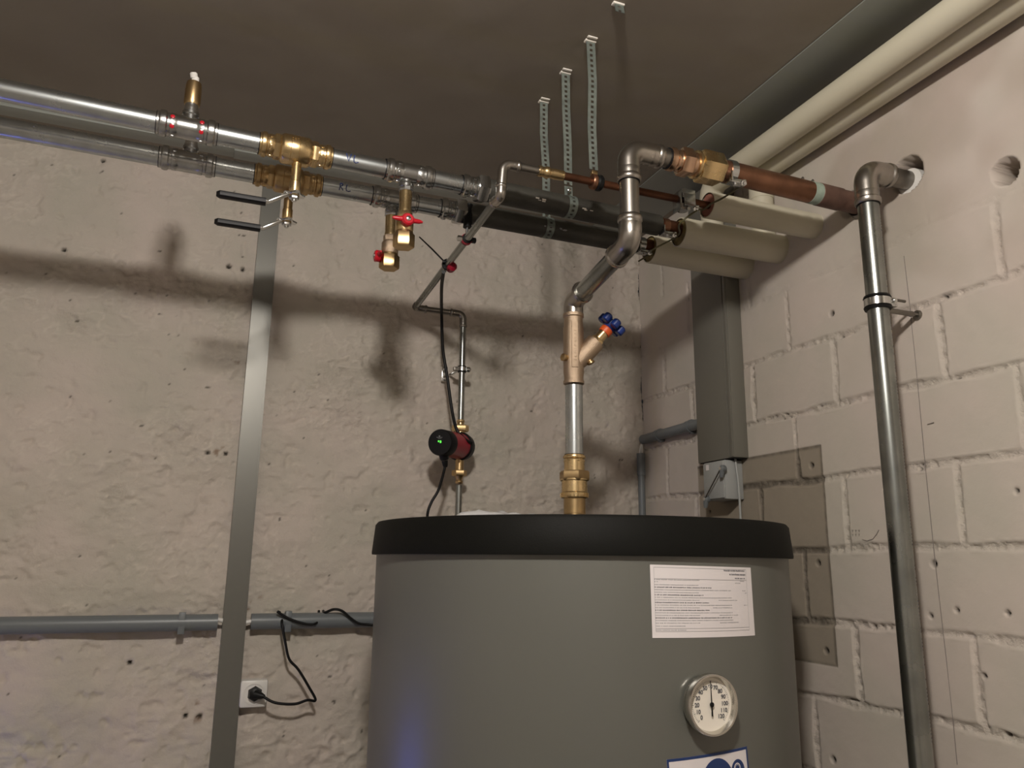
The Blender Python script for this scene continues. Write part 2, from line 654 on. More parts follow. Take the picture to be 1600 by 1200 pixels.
def press_end(mb, p, d, R, L):
    mb.rev(p, d, press_profile(R, L), 32)
    # three pressed dimples with raised corners between them
    u, w_, dd = frame(d)
    for k in range(6):
        a = 2 * PI * (k + .5) / 6
        n = u * math.cos(a) + w_ * math.sin(a)
        c = V(p) + dd * (L * .73) + n * R * 1.10
        mb.obox(c, (R * .42, L * .2, R * .22), n.cross(dd), dd, n, bev=R * .06)


def seal(p, d, R, name_parent, m=None):
    MB().rev(p, d, [(-.0012, R * 1.0), (-.0012, R * 1.10), (.0012, R * 1.12), (.0012, R * 1.0)], 28).build('seal_ring', m or M_blackg, name_parent)


RS = .0172
# ---- flow (upper) and return (lower) zinc-plated pipes, then the old dark pipes
specs = [
    ('U', yU, 'upper shiny zinc heating pipe marked VL, running along the ceiling', 'outer row'),
    ('L', yL, 'lower shiny zinc heating pipe marked RL, running nearer the plastered wall', 'inner row'),
]


def write_on_pipe(strokes, c0, yf, size, parent):
    """handwriting strokes laid on the viewer side of a pipe"""
    dirn = V((0, -.88, -.25)).normalized()
    mb = MB()
    for st in strokes:
        pts = []
        for (u, v) in st:
            ang = (v - .5) * size / RS
            a0 = math.atan2(-.25 + .18, -.95)
            n = V((0, -math.cos(ang), math.sin(ang)))
            q = Quaternion((1, 0, 0), math.radians(4))
            n = q @ n
            x = c0 + u * size
            pts.append(V((x, yf(x), ZP)) + n * (RS + .0002))
        mb.sweep(pts, .0010, 6)
    mb.build('handwriting', M_pen, parent)['label'] = 'blue marker letters'


VLs = [[(0, 1), (.15, .5), (.3, .1), (.42, .55), (.55, 1)], [(.95, .95), (.85, .5), (.9, .15), (1.1, .05), (1.4, .2)]]
RLs = [[(0, 0), (.08, .5), (.1, .95)], [(.05, .9), (.3, 1), (.42, .8), (.3, .6), (.1, .5), (.3, .3), (.5, .05)], [(.95, .9), (.85, .4), (.9, .1), (1.2, .05), (1.45, .15)]]

for key, yf, lab, row in specs:
    p3 = lambda x, z=ZP, yf=yf: V((x, yf(x), z))
    d = (p3(-.7) - p3(-1.9)).normalized()
    T = thing('heating_pipe', lab, 'pipe', p3(-1.05), 'zinc heating pipes')
    for a, b in ((-2.6, -1.25), (-1.24, -1.10), (-1.03, -.88), (-.86, -.735)):
        MB().cyl(p3(a), p3(b), RS, 36).build('pipe_section', M_zinc, T)
    # vent tee and drain tee
    for a, b, st, kind in ((-1.291, -1.197, 1, 0), (-.906, -.815, -1, 1)):
        mb = MB()
        L = .034
        press_end(mb, p3(a), d, RS, L)
        press_end(mb, p3(b), -d, RS, L)
        mb.cyl(p3(a + L - .001), p3(b - L + .001), RS * 1.13, 32)
        c = (a + b) / 2 + (.003 if kind == 0 else -.004)
        mb.cyl(p3(c), p3(c, ZP + st * .028), .0115, 24)
        mb.rev(p3(c, ZP + st * .022), (0, 0, st), [(0, .0115), (.002, .0135), (.007, .0135), (.009, .011)], 24)
        f = mb.build('tee_fitting', M_zincfit, T)
        seal(p3(a), d, RS, f)
        seal(p3(b), -d, RS, f)
        if key == 'U' and kind == 0:
            for xx in (a + L * .72, b - L * .72):
                for ang in (.25, -.55):
                    n = V((0, -math.cos(ang), math.sin(ang)))
                    MB().rev(p3(xx) + n * RS * 1.12, n, [(0, .0036), (.0022, .0036), (.003, .002)], 12).build('press_mark', M_red, f)
    # coupling with hex nut on to the old pipe
    mb = MB()
    a = -.757 if key == 'U' else -.765
    press_end(mb, p3(a), d, RS, .030)
    mb.cyl(p3(a + .028), p3(a + .036), RS * 1.2, 32)
    mb.hexa(p3(a + .031), p3(a + .052), RS * 1.62, rot=.3)
    mb.cyl(p3(a + .052), p3(a + .062), RS * 1.25, 32)
    f = mb.build('threaded_coupling', M_zincfit, T)
    seal(p3(a), d, RS, f)
    if key == 'U':
        write_on_pipe(VLs, -.980, yf, .016, T)
    else:
        write_on_pipe(RLs, -.972, yf, .015, T)

# ---- old dark pipes
for key, yf, x0, x1, lab in (('U', yU, -.704, -.24, 'front dark-painted old heating pipe hanging in the middle perforated strap'),
                             ('L', yL, -.712, -.24, 'rear dark-painted old heating pipe nearest the plastered wall')):
    p3 = lambda x, z=ZP, yf=yf: V((x, yf(x), z))
    T = thing('old_heating_pipe', lab, 'pipe', p3(-.5), 'old dark heating pipes')
    MB().cyl(p3(x0), p3(x1 - .07), .0222, 36, bev=.002).build('pipe_section', M_dark, T)
    MB().cyl(p3(x1 - .075), p3(x1 + .02), .0165, 32).build('bare_end', M_copperd, T)['label'] = 'bare brownish pipe end'
    for xx in (-.49, -.60 if key == 'U' else -.53):
        mb = MB()
        n = V((0, -.95, -.3)).normalized()
        for k in range(5):
            c = p3(xx + random.uniform(-.012, .012)) + n * .0222
            mb.obox(c + V((0, 0, random.uniform(-.004, .004))), (random.uniform(.004, .009), .0008, random.uniform(.001, .003)), X, n, n.cross(X))
        mb.build('paint_spot', M_inkg if key == 'L' else M_whiteo, T)

# ---- air vents on both pipes
for key, yf, lab in (('U', yU, 'brass air vent with white cap standing on the upper zinc pipe'), ('L', yL, 'air vent of the lower zinc pipe, half hidden behind the upper pipe')):
    xc = -1.241
    b = V((xc, yf(xc), ZP + .022))
    T = thing('air_vent', lab, 'valve', b, 'automatic air vents')
    MB().rev(b, Z, [(0, .0105), (.004, .0118), (.008, .0105), (.012, .0118), (.016, .0105), (.022, .0112)], 20).build('threaded_nipple', M_chrome, T)
    MB().rev(b + Z * .021, Z, [(0, .0118), (.004, .0132), (.034, .0130), (.042, .0118), (.043, .006)], 28).build('vent_body', M_brassd, T)
    mb = MB().rev(b + Z * .062 + V((.001, 0, 0)), Z, [(0, .0062), (.012, .0062), (.013, .005)], 16)
    mb.rev(b + V((-.001, -.001, .073)), V((-.25, -.55, 1)), [(0, .0062), (.007, .0062), (.009, .004)], 16)
    mb.build('vent_cap', M_white, T)

# ---- ball valves with black levers
for key, yf, lab in (('U', yU, 'brass ball valve with black lever in the upper zinc pipe'), ('L', yL, 'brass ball valve with black lever in the lower zinc pipe, nearer the wall')):
    p3 = lambda x, z=ZP, yf=yf: V((x, yf(x), z))
    T = thing('ball_valve', lab, 'valve', p3(-1.065, ZP - .03), 'brass ball valves')
    d = (p3(-1) - p3(-1.1)).normalized()
    mb = MB().rev(p3(-1.094), d, [(0, .019), (.002, .0235), (.006, .0262), (.048, .0262), (.052, .0235), (.056, .020)], 40)
    for t in (.017, .031):
        mb.rev(p3(-1.094 + t), d, [(0, .0258), (.0006, .0268), (.0012, .0258)], 40, caps=False)
    rng = random.Random(3)
    for k in range(9):   # cast lettering, too worn to read
        ang = .15 + .16 * (k // 3)
        n = V((0, -math.cos(ang), math.sin(ang)))
        mb.obox(p3(-1.074 + .0045 * (k % 3)) + n * .0263, (.0024, .0008, .0026 if k % 2 else .0012), X, n, X.cross(n))
    body = mb.build('valve_body', M_brass if key == 'U' else M_brassd, T)
    for s in (-1, 1):
        mb = MB()
        m0 = p3(-1.128 if s < 0 else -1.004)
        press_end(mb, m0, d * -s, RS, .026)
        mb.hexa(m0 - d * s * .024, m0 - d * s * .036, RS * 1.35, rot=.2)
        f = mb.build('press_end', M_brassd if key == 'L' else M_brass, T)
        seal(m0, d * -s, RS, f)
    xc = -1.063
    ztip = 2.232
    mb = MB().cyl(p3(xc, ZP - .02), p3(xc, 2.243), .0084, 24)
    mb.rev(p3(xc, 2.262), -Z, [(0, .0078), (.002, .0095), (.022, .0095), (.024, .0085), (.028, .0085)], 24)
    mb.build('stem_extension', M_brass if key == 'U' else M_brassd, T)
    # lever: plate with stop lugs, cranked arm, dipped grip
    yc = yf(xc)
    mb = MB()
    poly = []
    for k in range(16):
        a = 2 * PI * k / 16
        r = .0185 if k % 4 in (0, 1) else .0130
        poly.append(V((xc + r * math.cos(a), yc + r * math.sin(a), 2.238)))
    mb.prism(poly, (0, 0, -.003))
    mb.hexa((xc, yc, 2.235), (xc, yc, 2.228), .0085)
    mb.cyl((xc, yc, 2.228), (xc, yc, 2.224), .004, 14)
    a0, a1, a2 = V((xc - .008, yc, 2.2365)), V((xc - .042, yc, 2.215)), V((xc - .06, yc, 2.2145))
    for p, q in ((a0, a1), (a1, a2)):
        dd = (q - p).normalized()
        mb.obox((p + q) / 2, ((q - p).length + .002, .013, .0028), dd, Y, dd.cross(Y), bev=.0006)
    lv = mb.build('lever', M_chrome, T)
    g = MB()
    n = 14
    pts = [V((xc - .046 - .080 * k / n, yc, 2.2145)) for k in range(n + 1)]
    vs, fs = [], []
    for i, p in enumerate(pts):
        t = i / n
        wd = .0088 * (1 if t < .93 else math.sqrt(max(.02, 1 - ((t - .93) / .07) ** 2)))
        th = .0056 * (1 if t < .95 else .8)
        for k in range(12):
            a = 2 * PI * k / 12
            vs.append(p + V((0, wd * math.copysign(abs(math.cos(a)) ** .6, math.cos(a)), th * math.copysign(abs(math.sin(a)) ** .6, math.sin(a)))))
    for i in range(n):
        for k in range(12):
            fs.append((i * 12 + k, i * 12 + (k + 1) % 12, (i + 1) * 12 + (k + 1) % 12, (i + 1) * 12 + k))
    fs.append(tuple(range(12)))
    fs.append(tuple(n * 12 + k for k in range(12)))
    g.add(vs, fs)
    g.build('grip', M_blackg, lv)['label'] = 'black plastic-dipped lever grip'

# ---- drain valves
for key, yf, lab in (('U', yU, 'brass drain valve with red winged handle facing front, under the upper zinc pipe'),
                     ('L', yL, 'brass drain valve with its red handle pointing left, under the lower zinc pipe')):
    xc = -.8645
    yc = yf(xc)
    q = lambda z: V((xc, yc, z))
    T = thing('drain_valve', lab, 'valve', q(2.20), 'brass drain valves')
    MB().cyl(q(ZP - .015), q(2.297), .0085, 20).hexa(q(2.300), q(2.283), .0135, rot=.4, n=8).build('hex_nipple', M_zincfit, T)
    MB().rev(q(2.284), -Z, [(0, .011), (.003, .0118), (.036, .0112), (.038, .012), (.044, .012)], 28).build('brass_tube', M_brass, T)
    mb = MB().hexa(q(2.242), q(2.229), .0138, n=8, rot=.2)
    mb.rev(q(2.230), -Z, [(0, .0135), (.004, .0165), (.024, .0165), (.03, .0135)], 28)
    body = mb.build('valve_body', M_bronze if key == 'L' else M_brass, T)
    mb = MB().rev(q(2.205), -Z, [(0, .014), (.002, .0165), (.006, .0172)], 28).hexa(q(2.200), q(2.173), .0198, rot=.25)
    cap = mb.build('end_cap', M_brassd, T)
    if key == 'U':
        o, nn, side = q(2.218) + V((0, -.016, 0)), -Y, X
    else:
        o, nn, side = q(2.196) + V((-.016, 0, 0)), -X, Y
    mb = MB().rev(o, nn, [(0, .006), (.003, .0115), (.011, .0115), (.014, .009)], 24)
    for s in (-1, 1):
        pts = [o + nn * .007 + side * s * t for t in (.006, .014, .022, .028)]
        mb.sweep(pts, [.0058, .0044, .0040, .0018], 12)
    h = mb.build('handle', M_red, T)
    MB().rev(o + nn * .0135, nn, [(0, .0045), (.002, .0045), (.003, .0025)], 14).build('screw', M_chrome, h)

# ---- insulated stubs going through the right wall
for x0, x1, y0, y1, z, r, lab, fm in ((-.272, .03, -.722, -.722, 2.322, .027, 'front beige insulated pipe stub entering the block wall under the copper pipe', M_foam),
                                      (-.262, .03, -.604, -.611, 2.312, .0318, 'middle beige insulated pipe stub entering the block wall', M_foamy),
                                      (-.268, .03, -.494, -.491, 2.314, .0318, 'rear beige insulated pipe stub, lowest in view, above the grey wall duct', M_foamy)):
    T = thing('insulated_pipe', lab, 'pipe', (x0, y0, z), 'beige insulated stubs')
    a, b = V((x0, y0, z)), V((x1, y1, z))
    u = (b - a)
    MB().rev(a, u, [(.0, r - .0025), (.0, r - .0005), (.001, r), (u.length, r)], 44, caps=False).build('insulation_jacket', M_insul, T)
    MB().rev(a, u, [(.004, 0.001), (.004, r - .0022), (.03, r - .0022)], 36, caps=False).build('foam_core', fm, T)

# ---- two insulated pipes under the ceiling along the right wall, turning down to the stubs
p1x, p1z, p2x, p2z, rc = -.091, 2.504, -.036, 2.498, .0270
for xx, zz, ye, zb, lab in ((p1x, p1z, -.492, 2.335, 'thick beige insulated pipe along the ceiling edge, outer one beside the grey channel'),
                            (p2x, p2z, -.604, 2.335, 'thick beige insulated pipe along the ceiling edge, inner one against the block wall')):
    T = thing('insulated_pipe', lab, 'pipe', (xx, -1.2, zz), 'insulated pipes under the ceiling')
    MB().cyl((xx, -3.9, zz), (xx, ye - .068, zz), rc, 44).build('insulation_jacket', M_insul, T)
    arc = rounded([(xx, ye - .07, zz), (xx, ye, zz), (xx, ye, zz - .07)], .062, 14)
    MB().sweep(arc, rc, 40).build('insulation_elbow', M_insul, T)
    MB().cyl((xx, ye, zz - .069), (xx, ye, zb), rc * .96, 40).build('insulation_drop', M_insul, T)

# ---- grey channels
def yz_box(name, lo, hi, m, **k):
    return MB().box(lo, hi, bev=k.get('bev', .002)).build(name, m, k.get('parent'), k.get('origin', lo))


tag(yz_box('cable_channel', (-.176, -3.9, ZC - .0035), (-.020, -.012, ZC - .0005), M_ceilduct), 'wide flat grey-green channel on the ceiling along the block wall', 'cable channel')

# vertical duct on the right wall with ridge lines
D = thing('cable_duct', 'grey vertical cable duct on the block wall beside the corner', 'cable duct', (0, -.39, 1.858))
MB().box((-.040, -.464, 1.856), (0, -.322, ZC - .018), bev=.0015).build('duct_body', M_pvcduct, D)
mb = MB()
mb.box((-.0425, -.4615, 1.857), (-.039, -.453, ZC - .02), bev=.0006)
mb.box((-.0425, -.449, 1.857), (-.039, -.446, ZC - .02), bev=.0006)
mb.build('duct_ridge', M_pvcduct, D)
# black plate at its foot, painted shade of the hollow end
MB().box((-.037, -.461, 1.8545), (-.003, -.326, 1.8565)).build('end_shade_plate', M_black, D)

# junction box
J = thing('junction_box', 'light grey junction box on the block wall right under the vertical duct', 'junction box', (0, -.4, 1.76))
MB().box((-.050, -.440, 1.762), (0, -.357, 1.852), bev=.003).build('box_body', M_jbox, J)
MB().box((-.0535, -.437, 1.765), (-.049, -.360, 1.849), bev=.0015).build('box_lid', M_jbox, J)
MB().box((-.0545, -.383, 1.833), (-.0530, -.373, 1.846)).build('paper_tag', M_paper, J)
H = thing('hook_rod', 'short grey rod with round rubber ends leaning across the junction box', 'rod', at(1126, 732, 0, -.066))
ha, hb = at(1126, 732, 0, -.066), at(1101, 780, 0, -.062)
MB().cyl(ha, hb, .0016, 10).build('rod', M_inoxd, H)
for q_ in (ha, hb):
    MB().rev(q_ + V((.012, 0, 0)), -X, [(0, .007), (.003, .0085), (.010, .0085), (.013, .005)], 20).rev(q_ + V((.004, 0, -.002)), (0, .2, -1), [(0, .0065), (.012, .0055), (.018, .004)], 16).build('rubber_end', M_conduit, H)
    MB().rev(q_ + V((-.0008, 0, 0)), -X, [(0, .0042), (.0015, .004)], 14).build('washer', M_chrome, H)
mb = MB().sweep(spline([V((-.02, -.440, 1.862)), V((-.022, -.4445, 1.84)), V((-.02, -.4475, 1.79)), V((-.018, -.446, 1.70)), V((-.018, -.446, 1.3))]), .0028, 10)
tag(mb.build('wall_cable', M_jbox, origin=(-.02, -.446, 1.3)), 'thin light grey cable dropping from the duct foot past the junction box', 'cable')

# conduit on the right wall + elbow gap with wires + vertical conduit in the corner
def conduit(name, a, b, r, label, clips, nrm, group='grey plastic conduits'):
    a, b = V(a), V(b)
    T = thing(name, label, 'conduit', a, group)
    d = (b - a).normalized()
    mb = MB()
    mb.rev(a, d, [(0.0, r - .002), (0.0, r), ((b - a).length, r), ((b - a).length, r - .002)], 28)
    mb.build('tube', M_conduit, T)
    for t in clips:
        c = a.lerp(b, t)
        m2 = MB().rev(c - d * .007, d, [(0, r), (0, r + .0022), (.014, r + .0022), (.014, r)], 28)
        side = V(nrm).cross(d)
        m2.obox(c + V(nrm) * (r * .5 + .001), ((r + .003) * 2.2, .014, r), side, d, nrm, bev=.001)
        m2.build('clip', M_conduit, T)
    return T


conduit('conduit', (-.017, -.028, 1.957), (-.017, -.322, 1.960), .0135, 'short grey conduit on the block wall between the corner and the vertical duct', (.28, .78), X)
conduit('conduit', (-.022, -.022, 1.915), (-.022, -.022, 1.0), .0098, 'thin vertical grey conduit in the room corner behind the tank', (.28,), V((.7, .7, 0)))
MB_s = MB().rev((-.022, -.022, 1.918), -Z, [(0, .0095), (0, .0118), (.062, .0118), (.062, .0095)], 24)
s_ = MB_s.build('conduit_sleeve', M_conduit, origin=(-.022, -.022, 1.86))
tag(s_, 'wider grey sleeve slipped over the top of the corner conduit', 'conduit')
mb = MB()
for k, dx in enumerate((-.004, 0, .004)):
    mb.sweep(spline([V((-.022 + dx, -.022, 1.90)), V((-.021 + dx, -.0225, 1.925)), V((-.018 + dx * .4, -.025, 1.95 + .002 * k)), V((-.017, -.04, 1.957 + dx * .6))], 6), .0016, 8)
tag(mb.build('wire_bundle', M_white, origin=(-.02, -.02, 1.92)), 'few pale wires bending between the two conduits at the corner', 'wires')

# conduit on the back wall, in two runs
cz = 1.480
conduit('conduit', (-2.6, -.024, cz), (-1.106, -.024, cz), .0175, 'grey horizontal conduit on the plaster wall left of the vertical duct', (.951,), -Y)
conduit('conduit', (-1.036, -.024, cz), (-.10, -.024, cz), .0175, 'grey horizontal conduit on the plaster wall running from the duct behind the tank', (.085,), -Y)
mb = MB().sweep([(-1.115, -.028, cz + .008), (-1.09, -.026, cz + .002), (-1.05, -.026, cz - .002), (-1.03, -.028, cz + .002)], .0048, 10)
tag(mb.build('white_cable', M_white, origin=(-1.07, -.02, cz)), 'white cable bridging the conduit gap behind the vertical duct', 'cable')

# long vertical duct on the back wall
DD = thing('cable_duct', 'long narrow grey metal duct standing vertically on the plaster wall', 'cable duct', (-1.07, 0, 1.0))
def dq(x, y):
    return at(x, y, 1, -.032)
tl, tr, bl, br = dq(411, 290), dq(440, 290), dq(327, 1200), dq(365, 1200)
k0 = (bl - tl) / (bl.z - tl.z)
k1 = (br - tr) / (br.z - tr.z)
def lz(p, k, z):
    return p + k * (z - p.z)
zt_, zb_ = ZC - .02, .60
xa, xb = lz(tl, k0, zt_).x, lz(tr, k1, zt_).x
xc_, xd = lz(bl, k0, zb_).x, lz(br, k1, zb_).x
poly = [V((xa, -.032, zt_)), V((xb, -.032, zt_)), V((xd, -.032, zb_)), V((xc_, -.032, zb_))]
MB().prism(poly, (0, .034, 0)).build('duct_body', M_metduct, DD)
MB().prism([V((xb - .003, -.0335, zt_)), V((xb + .001, -.0335, zt_)), V((xd + .001, -.0335, zb_)), V((xd - .003, -.0335, zb_))], (0, .02, 0)).build('lid_edge', M_metduct, DD)

# narrow channel under the ceiling along the back wall
mb = MB().box((-2.6, -.118, ZC - .010), (-1.165, -.072, ZC - .001), bev=.001)
mb.box((-1.165, -.108, ZC - .009), (-.20, -.064, ZC - .001), bev=.001)
tag(mb.build('cable_channel', M_ceilduct, origin=(-1.2, -.09, ZC)), 'narrow grey channel under the ceiling behind the zinc pipes', 'cable channel')

# ---- power outlet with plug and cable
so = at(395, 1084, 1, -.035)
T = thing('power_outlet', 'white surface-mounted power outlet on the plaster beside the metal duct', 'outlet', (so.x, 0, so.z))
sx, sz = .029, .0285
so = V((so.x + .002, 0, so.z))
MB().obox((so.x, -.019, so.z), (sx * 2, .038, sz * 2), bev=.005).build('housing', M_white, T)
MB().rev((so.x, -.0375, so.z), -Y, [(0, .0225), (.002, .0225), (.002, .020), (-.010, .019), (-.010, .001)], 32, caps=False).build('socket_ring', M_white, T)
pl = V((so.x + .002, -.038, so.z))
Pg = thing('power_plug', 'black plug pushed into the white outlet', 'plug', pl)
MB().rev(pl + V((0, .008, 0)), V((0, -1, 0)), [(0, .0165), (.008, .0165), (.012, .0150), (.020, .0135), (.022, .010)], 8, sides=6, rot=.5).rev(pl + V((0, -.012, 0)), V((.8, -.5, -.12)), [(0, .010), (.014, .007), (.022, .0038)], 16).build('plug_body', M_black, Pg)
cb = [pl + V((.014, -.022, -.002))] + [at(x, y, 1, yy) for x, y, yy in ((430, 1098, -.065), (460, 1100, -.065), (480, 1094, -.06), (493, 1094, -.055), (483, 1074, -.055), (466, 1046, -.055), (452, 1030, -.055), (446, 1005, -.055), (441, 977, -.05))]
cb += [V((cb[-1].x, -.035, cz + .006)), V((cb[-1].x - .006, -.047, cz + .020)), at(434, 956, 1, -.048), at(452, 967, 1, -.047), at(478, 975, 1, -.045), at(495, 973, 1, -.04), V((-.885, -.005, cz + .020))]
mb = MB().sweep(spline(cb[:11], 6), .0030, 10)
tag(mb.build('power_cable', M_black, origin=pl), 'black power cable zigzagging from the plug up to the conduit', 'cable')
mb = MB().sweep(spline(cb[11:], 6), .0030, 10)
tag(mb.build('power_cable', M_black, origin=cb[12]), 'black cable end draped over the conduit above the outlet', 'cable')
c3 = [V((-.875, -.006, cz + .02)), at(508, 957, 1, -.03), at(522, 952, 1, -.045), at(535, 955, 1, -.047), at(548, 966, 1, -.047), at(560, 974, 1, -.047), at(575, 976, 1, -.047), at(610, 980, 1, -.05)]
mb = MB().sweep(spline(c3, 6), .0030, 10)
tag(mb.build('power_cable', M_black, origin=c3[4]), 'black cable looping over the conduit just left of the tank', 'cable')

# ================================================================ storage tank
TC = V((-.508, -.604, 0))
TR = .370
ZT = 1.684
ZB = 1.627
T = thing('storage_tank', 'big grey cylindrical hot water tank with black lid', 'water tank', (TC.x, TC.y, 0))
mb = MB().rev((TC.x, TC.y, 0), Z, [(.0, TR - .02), (.02, TR - .004), (.03, TR - .002), (ZB + .01, TR - .002)], 128)
mb.build('insulation_jacket', M_tank, T)
MB().rev((TC.x, TC.y, ZB), Z, [(0, TR - .001), (0, TR + .006), (.003, TR + .0065), (ZT - ZB - .006, TR + .002), (ZT - ZB - .001, TR - .002), (ZT - ZB, TR - .008), (ZT - ZB + .0005, 0.001)], 128, caps=False).build('lid', M_lid, T)


def cyl_hit(x, y, R=TR):
    d = ray(x, y)
    o = CAM - TC
    a = d.x ** 2 + d.y ** 2
    b = 2 * (o.x * d.x + o.y * d.y)
    c = o.x ** 2 + o.y ** 2 - R * R
    t = (-b - math.sqrt(max(0, b * b - 4 * a * c))) / (2 * a)
    p = CAM + d * t
    return math.atan2(p.y - TC.y, p.x - TC.x), p.z


class Decal:
    """flat print wrapped on the tank: (u, v) in 0..1, v upwards"""
    def __init__(s, tl, tr, br, bl, rr):
        s.c = [cyl_hit(*q) for q in (tl, tr, br, bl)]
        s.rr = rr

    def pt(s, u, v, e=0):
        (a0, z0), (a1, z1), (a2, z2), (a3, z3) = s.c
        a = (a0 * (1 - u) + a1 * u) * v + (a3 * (1 - u) + a2 * u) * (1 - v)
        z = (z0 * (1 - u) + z1 * u) * v + (z3 * (1 - u) + z2 * u) * (1 - v)
        R = s.rr + e
        return V((TC.x + R * math.cos(a), TC.y + R * math.sin(a), z))

    def rect(s, mb, u0, v0, u1, v1, e, n=8):
        vs = []
        for i in range(n + 1):
            u = u0 + (u1 - u0) * i / n
            vs += [s.pt(u, v0, e), s.pt(u, v1, e)]
        mb.add(vs, [(2 * i, 2 * i + 1, 2 * i + 3, 2 * i + 2) for i in range(n)])

    def disc(s, mb, u, v, ru, rv, e, n=36, r0=0):
        if r0:
            vs = [s.pt(u + k_ * ru * math.cos(2 * PI * i / n), v + k_ * rv * math.sin(2 * PI * i / n), e) for k_ in (r0, 1) for i in range(n)]
            mb.add(vs, [(i, (i + 1) % n, n + (i + 1) % n, n + i) for i in range(n)])
        else:
            vs = [s.pt(u, v, e)] + [s.pt(u + ru * math.cos(2 * PI * i / n), v + rv * math.sin(2 * PI * i / n), e) for i in range(n)]
            mb.add(vs, [(0, 1 + i, 1 + (i + 1) % n) for i in range(n)])

    def poly(s, mb, pts, e):
        mb.add([s.pt(u, v, e) for u, v in pts], [tuple(range(len(pts)))])


L = Decal((1016, 882), (1174, 887), (1181, 993), (1020, 997), TR - .002)
mb = MB()
L.rect(mb, 0, 0, 1, 1, .0006, 16)
lab = mb.build('information_label', M_paper, T)
lab['label'] = 'white printed paper sheet stuck upside down'
mb = MB()
mg = MB()
rng = random.Random(11)


def words_line(m, u0, u1, v, h, e=.0009):
    u = u0
    while u < u1 - .006:
        wl = rng.uniform(.006, .012)
        L.rect(m, u, v - h / 2 * rng.uniform(.7, 1.1), min(u + wl, u1), v + h / 2 * rng.uniform(.7, 1.15), e, 1)
        u += wl + (.0035 if rng.random() < .8 else .009)


for v, h, u0, u1 in ((.945, .020, .67, .92), (.89, .022, .73, .92), (.835, .018, .79, .92)):
    words_line(mb, u0, u1, v, h)
for v in (.965, .808, .125, .085):
    L.rect(mb, .03, v - .002, .93, v + .002, .0008, 10)
for u in (.03, .93):
    L.rect(mg, u - .001, .085, u + .001, .965, .0008, 1)
rows = [(.795, .03, .42, 0, .85), (.765, .03, .06, 0, .79), (.725, .03, .42, 0, 0), (.69, .03, .54, 1, 0), (.655, .03, .74, 0, .87), (.62, .03, .41, 0, .90),
        (.585, .03, .45, 1, 0), (.55, .03, .74, 0, 0), (.515, .03, .41, 0, .60), (.48, .03, .50, 1, 0), (.445, .03, .74, 0, .88), (.41, .03, .41, 0, .54),
        (.375, .03, .51, 1, 0), (.34, .03, .74, 0, 0), (.305, .03, .41, 0, .60), (.27, .03, .73, 1, 0), (.235, .03, .74, 0, 0), (.2, .03, .41, 0, .60), (.16, .03, .28, 0, 0), (.105, .03, .28, 0, 0)]
for v, u0, u1, bold, ex in rows:
    words_line(mb if bold else mg, u0, u1, v, .014 if bold else .010)
    if ex:
        words_line(mg, ex, min(.92, ex + (.2 if ex < .7 else .06)), v, .010)
mb.build('bold_print', M_ink, lab)
mg.build('fine_print', M_inkg, lab)

# safety sticker at the lower edge of the photograph
q = Decal((1042, 1187), (1168, 1166), (1177, 1262), (1050, 1290), TR - .002)
mb = MB()
q.rect(mb, 0, 0, 1, 1, .0006, 16)
st = mb.build('safety_sticker', M_paper, T)
st['label'] = 'white sticker with navy border and round navy signs'
mb = MB()
for a in ((0, .955, 1, 1), (0, 0, 1, .045), (0, 0, .022, 1), (.978, 0, 1, 1)):
    q.rect(mb, *a, .0009, 12)
q.disc(mb, .57, .50, .205, .41, .0009)
q.disc(mb, .17, .63, .105, .20, .0009)
q.disc(mb, .84, .63, .095, .20, .0009)
q.disc(mb, .17, .2, .08, .14, .0009)
q.disc(mb, .84, .2, .08, .14, .0009)
mb.build('navy_sign', M_navy, st)
mb = MB()
q.disc(mb, .17, .67, .045, .085, .0012, r0=.75)
mb.build('dial_symbol', M_paper, st)
mb = MB()
q.disc(mb, .83, .69, .045, .085, .0012, r0=.8)
for k in range(8):
    a = PI * k / 7
    q.disc(mb, .83 + .03 * math.cos(a), .69 + .055 * math.sin(a), .004, .008, .0013, 8)
q.poly(mb, [(.845, .66), (.85, .60), (.89, .50), (.92, .52), (.89, .58), (.87, .66)], .0012)   # hand with wrench
q.poly(mb, [(.80, .62), (.83, .64), (.86, .60), (.88, .5), (.83, .5), (.81, .56)], .0012)
mb.build('wrench_hand_symbol', M_paper, st)
mb = MB()
q.disc(mb, .57, .58, .075, .13, .0012)                                                             # reader's head
q.poly(mb, [(.45, .3), (.69, .3), (.66, .45), (.57, .42), (.48, .45)], .0012)
mb.build('reader_symbol', M_paper, st)

# thermometer
ga, gz = cyl_hit(1101, 1098)
gn = V((math.cos(ga), math.sin(ga), 0))
gt = V((-math.sin(ga), math.cos(ga), 0))       # to the viewer's right
g0 = V((TC.x, TC.y, gz)) + gn * (TR - .003)
GT = bpy.data.objects.new('thermometer', None)
C.objects.link(GT)
GT.parent = T
GT.location = g0 - ORI[T.name]
GT['label'] = 'round dial thermometer'
ORI[GT.name] = g0
GR = .0405
